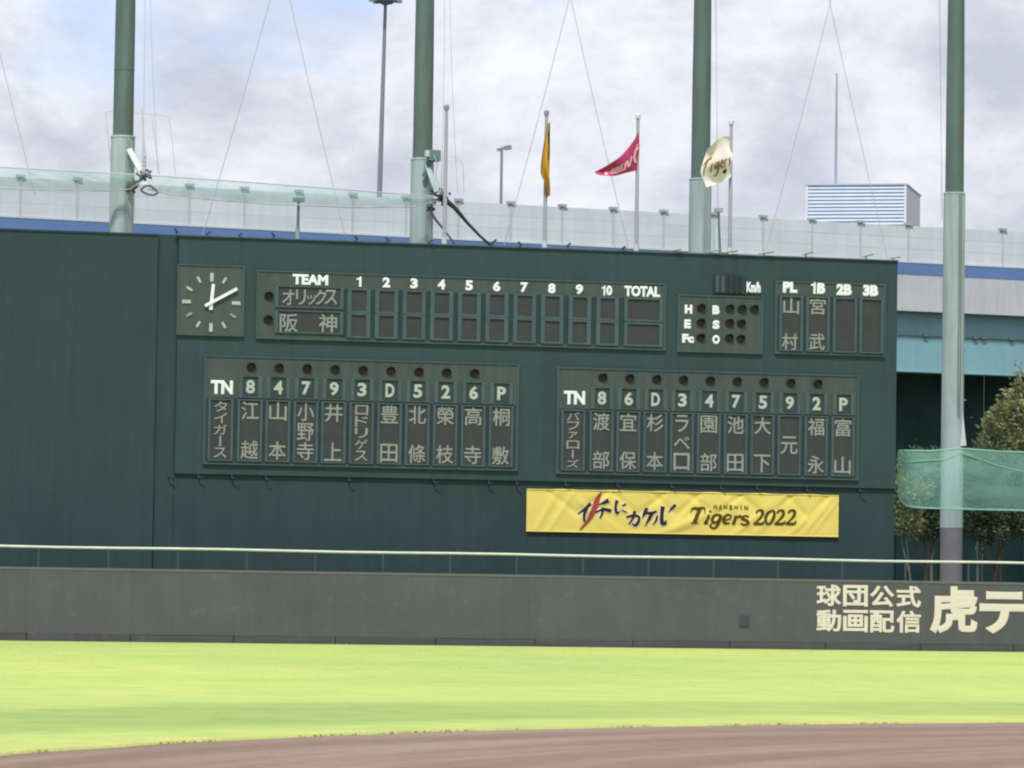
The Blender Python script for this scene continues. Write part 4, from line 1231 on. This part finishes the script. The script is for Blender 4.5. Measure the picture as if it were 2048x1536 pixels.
# added dark backdrop: its colour stands in for the shade under the highway
backdrop = empty('shade_backdrop', (hc.x, hc.y, 0)); backdrop.rotation_euler = (0, 0, HANG)
tag(backdrop, 'added dark green backdrop sheets standing in for the shade under the highway', 'wall')
hpn = B().box(0.02, 2.98, 9.9, 10.0, -0.1, zGB + 1.8).box(0.02, 0.14, 9.82, 9.898, -0.1, zGB + 1.8).mesh('sheet'); hpn.materials.append(MATS['under_shade'])
for k in range(44):
    hlink('sheet', hpn, None, (-55 + k * 3.0, random.uniform(-0.05, 0.05), 0), backdrop)

# ================================================================== THINGS BEYOND
# louvred plant room with a mast
bd = 300.0
pA = at_depth(1613, 371, bd); phi = -0.22 - YAW          # front edge direction in plan
u_ = Vector((math.cos(phi), math.sin(phi), 0)); n_v = Vector((-math.sin(phi), math.cos(phi), 0))
def along(px, py):
    d = Vector(ray(px, py).tolist()); e_ = Vector(EYE.tolist())
    t_ = (pA - e_).dot(n_v) / d.dot(n_v)
    return (e_ + d * t_ - pA).dot(u_)
WB = along(1812, 370); zT = pA.z; DB = 9.0
bld = empty('plant_building', (pA.x, pA.y, 0)); bld.rotation_euler = (0, 0, phi)
tag(bld, 'pale blue louvred plant building with a thin mast, rising behind the highway', 'building')
hlink('wall', B().box(0, WB, 0.06, DB, -0.1, zT).mesh('wall'), 'louvre_wall', parent=bld)
hlink('roof', B().box(-0.08, WB + 0.08, -0.06, DB + 0.08, zT + 0.002, zT + 0.12).mesh('roof'), 'louvre_blue', parent=bld)
hlink('corner_trim', B().box(WB - 0.12, WB + 0.04, -0.03, 0.055, 10, zT - 0.003).mesh('trim'), 'louvre_wall', parent=bld)
hlink('corner_trim', B().box(-0.03, 0.12, -0.03, 0.055, 10, zT - 0.003).mesh('trim'), 'louvre_wall', parent=bld)
slat = B().add([(0.13, 0.05, 0.235), (WB - 0.13, 0.05, 0.235), (WB - 0.13, -0.02, 0.02), (0.13, -0.02, 0.02), (0.13, -0.02, 0.0), (WB - 0.13, -0.02, 0.0), (WB - 0.13, 0.05, 0.215), (0.13, 0.05, 0.215)],
               [(3, 2, 1, 0), (4, 5, 2, 3), (7, 6, 5, 4), (0, 1, 6, 7)]).mesh('slat'); slat.materials.append(MATS['louvre_blue'])
for k in range(26):
    hlink('slat', slat, None, (0, 0, zT - 0.28 - k * 0.27), bld)
sm = along(1662, 368)
zm = at_depth(1662, 137, bd).z
hlink('mast', B().tube([(sm, 2.5, zT + 0.1), (sm, 2.5, zT + 5), (sm, 2.5, zm)], [0.10, 0.085, 0.05], 10).mesh('mast'), 'mast_grey', parent=bld)
s2 = along(1762, 368)
hlink('roof_hatch', B().box(s2 - 0.3, s2 + 0.3, 1, 1.6, zT + 0.12, zT + 0.24).mesh('hatch'), 'louvre_wall', parent=bld)

# tall light mast
dm = 245.0
p = at_depth(765.5, 200, dm)
lm = empty('light_mast', (p.x, p.y, 0)); tag(lm, 'very tall slim grey light mast rising from behind the noise wall', 'mast')
p0 = at_depth(758.5, 400, dm); p1 = at_depth(771, 6, dm)
B().tube([(p.x - 0.6, p.y, 0), p0, p1], [0.22, 0.165, 0.10], 12).build('shaft', 'lamp_metal', lm)
hd = B()
hd.cyl(p1 + Vector((0, 0, -0.12)), p1 + Vector((0, 0, 0.10)), 0.16, 0.70, 16)
hd.cyl(p1 + Vector((0, 0, 0.101)), p1 + Vector((0, 0, 0.42)), 0.75, 0.70, 16)
hd_o = hd.build('head', 'lamp_metal', lm)
for k in range(6):
    t_ = k * math.pi / 3
    q = p1 + Vector((math.cos(t_) * 0.85, math.sin(t_) * 0.85, 0.2))
    B().box(q.x - 0.16, q.x + 0.16, q.y - 0.16, q.y + 0.16, q.z - 0.14, q.z + 0.1).build('lamp', 'lamp_metal', hd_o)
# street lamp on the highway
ds = 229.0
p0 = at_depth(1002, 412, ds); p1 = at_depth(1003.5, 298, ds)
sl_ = empty('street_lamp', (p0.x, p0.y, p0.z - 2)); tag(sl_, 'street lamp with a short arm standing on the highway left of the gold flag', 'street lamp')
B().tube([p0 - Vector((0, 0, 2)), p1], [0.10, 0.07], 10).build('post', 'lamp_metal', sl_)
a0 = at_depth(998, 300, ds); a1 = at_depth(1023, 294, ds)
B().tube([a0, p1 + Vector((0, 0, 0.05)), a1], [0.05, 0.07, 0.07], 8).build('arm', 'lamp_metal', sl_)
bb = B(); beam(bb, at_depth(1009, 296.5, ds), at_depth(1023, 294.5, ds), 0.24, 0.3); bb.build('lamp_head', 'lamp_metal', sl_)
bb = B(); beam(bb, at_depth(994, 300, ds), at_depth(1002, 299, ds), 0.16, 0.2); bb.build('sensor', 'lamp_metal', sl_)
# small lamp post in front of the highway, left
dl = 175.0
p0 = at_depth(595, 476, dl); p1 = at_depth(597, 400, dl)
s3 = empty('lamp_post', (p0.x, p0.y, 0)); tag(s3, 'short teal grey lamp post against the noise wall between the first two net poles', 'lamp post')
B().tube([(p0.x, p0.y, 0), p0, p0 + (p1 - p0) * 0.25], [0.10, 0.10, 0.10], 10).build('base_post', 'sleeve_pale', s3)
B().tube([p0 + (p1 - p0) * 0.25, p1], [0.065, 0.055], 10).build('post', 'teal_gear', s3)
bb = B(); q = at_depth(597, 399, dl); bb.box(q.x - 0.22, q.x + 0.24, q.y - 0.2, q.y + 0.2, q.z - 0.10, q.z + 0.07); beam(bb, at_depth(585, 397, dl), at_depth(597, 400, dl), 0.06, 0.1)
bb.build('lamp_head', 'teal_gear', s3)
p0 = at_depth(1440, 508, dl); p1 = at_depth(1437, 424, dl)
s3 = empty('lamp_post', (p0.x, p0.y, 0)); tag(s3, 'thin dark lamp post just right of the third net pole', 'lamp post')
B().tube([(p0.x, p0.y, 0), p0, p1], [0.09, 0.06, 0.045], 10).build('post', 'teal_gear', s3)
B().box(p1.x - 0.16, p1.x + 0.16, p1.y - 0.15, p1.y + 0.15, p1.z, p1.z + 0.16).build('lamp_head', 'wall_light', s3)

# ================================================================== TREES
def tree(label, base, blobs, leafm, nleaf, size, seed, trunk_r=0.16):
    rnd = random.Random(seed)
    r_ = empty('tree', base); tag(r_, label, 'tree', 'trees right of the scoreboard')
    tb = B()
    bz = Vector(base)
    crown_c = sum((Vector(q[0]) for q in blobs), Vector()) / len(blobs)
    fork = bz.lerp(Vector((crown_c.x, crown_c.y, crown_c.z)), 0.5)
    tb.tube([bz - Vector((0, 0, 0.1)), bz.lerp(fork, 0.5) + Vector((rnd.uniform(-.15, .15), 0, 0)), fork], [trunk_r, trunk_r * 0.8, trunk_r * 0.65], 9)
    for c, rx, rz in blobs:
        c = Vector(c)
        tb.tube([fork, fork.lerp(c, 0.55) + Vector((rnd.uniform(-.3, .3), rnd.uniform(-.3, .3), 0.2)), c], [trunk_r * 0.5, trunk_r * 0.32, 0.02], 6)
        for _ in range(5):
            e_ = c + Vector((rnd.gauss(0, 1) * rx * 0.6, rnd.gauss(0, 1) * rx * 0.6, rnd.gauss(0, 1) * rz * 0.6))
            tb.tube([fork.lerp(c, 0.7), e_], [trunk_r * 0.2, 0.012], 5)
    tb.build('trunk', 'trunk', r_)
    lb = B()
    tot = sum(q[1] ** 2 * q[2] for q in blobs)
    for c, rx, rz in blobs:
        c = Vector(c); n = int(nleaf * rx * rx * rz / tot)
        ncl = max(6, n // 26)
        for _ in range(ncl):
            while True:
                d = Vector((rnd.uniform(-1, 1), rnd.uniform(-1, 1), rnd.uniform(-1, 1)))
                if 0.25 < d.length < 1: break
            d = d.normalized() * (d.length ** 0.45) * rnd.uniform(0.78, 1.12)
            cc = c + Vector((d.x * rx, d.y * rx, d.z * rz))
            tw = Vector((d.x, d.y, d.z * 0.4 + 0.25)).normalized()       # twig direction
            ln = rnd.uniform(0.35, 0.9) * rx * 0.75
            for i in range(26):
                t_ = rnd.random()
                p = cc + tw * ln * t_ + Vector((rnd.gauss(0, 1), rnd.gauss(0, 1), rnd.gauss(0, 1))) * 0.13
                a = (tw + Vector((rnd.uniform(-1, 1), rnd.uniform(-1, 1), rnd.uniform(-1, 1))) * 0.9).normalized()
                w = a.cross(Vector((rnd.uniform(-1, 1), rnd.uniform(-1, 1), rnd.uniform(-1, 1)))).normalized()
                L = size * rnd.uniform(0.6, 1.25); W = L * 0.42
                lb.add([p, p + a * L * 0.5 + w * W * 0.5, p + a * L, p + a * L * 0.5 - w * W * 0.5], [(0, 1, 2, 3)])
    lb.build('crown', leafm, r_)
def blob(px, py, dep, rpx, rzpx=None):
    q = at_depth(px, py, dep); k = dep / FPX
    return (tuple(q), rpx * k, (rzpx or rpx * 0.8) * k)
def gnd(px, dep):
    q = at_depth(px, 1170, dep); return (q.x, q.y, -0.02)
tree('olive green sunlit tree at the right edge above the low net', gnd(2062, 176), [blob(2042, 850, 176, 50, 44), blob(2090, 800, 177, 60, 50), blob(2008, 888, 175.5, 34, 22), blob(2080, 900, 176, 60, 40),
     blob(2038, 800, 176, 22, 18), blob(1990, 838, 176, 20, 9), blob(1976, 866, 176, 16, 8), blob(2125, 850, 178, 60, 60)], 'leaf_olive', 9500, 0.24, 11, 0.2)
tree('dark leafy tree behind the left end of the low green net', gnd(1846, 172), [blob(1835, 960, 172, 46, 46), blob(1870, 1010, 172, 55, 50), blob(1826, 1040, 171.5, 26, 30), blob(1900, 950, 173, 50, 40), blob(1862, 1052, 171.5, 46, 24)], 'leaf_dark', 14000, 0.22, 12, 0.11)
tree('dark leafy tree seen through the low green net beside the last net pole', gnd(1985, 174), [blob(1960, 960, 174, 60, 50), blob(2010, 1015, 173, 60, 45), blob(1945, 1048, 173, 50, 32), blob(2045, 960, 175, 60, 55), blob(2020, 1052, 172.5, 55, 28)], 'leaf_dark', 15000, 0.22, 13, 0.12)
tree('dark leafy tree at the right edge behind the low green net', gnd(2120, 175), [blob(2110, 960, 175, 70, 55), blob(2090, 1030, 174, 60, 40), blob(2170, 1000, 175, 70, 60)], 'leaf_dark', 11000, 0.22, 14, 0.14)
tree('small olive shrub-like tree hugging the right end of the scoreboard', gnd(1822, 166), [blob(1815, 1040, 166, 20, 30), blob(1822, 985, 166, 26, 26)], 'leaf_olive', 2600, 0.18, 15, 0.06)
for i, (px, dp, lab) in enumerate(((1868, 178, 'slim bare trunk left of the last net pole footing'), (1958, 180, 'slim bare trunk right of the last net pole footing'), (2000, 178, 'slim leaning trunk further right of the last net pole footing'))):
    q = Vector(gnd(px, dp))
    tp = at_depth(px - 10 + i * 6, 1010, dp)
    tree(lab, tuple(q), [(tuple(tp + Vector((0, 0, 0.6))), 1.3, 0.9)], 'leaf_dark', 1300, 0.2, 40 + i, 0.09)
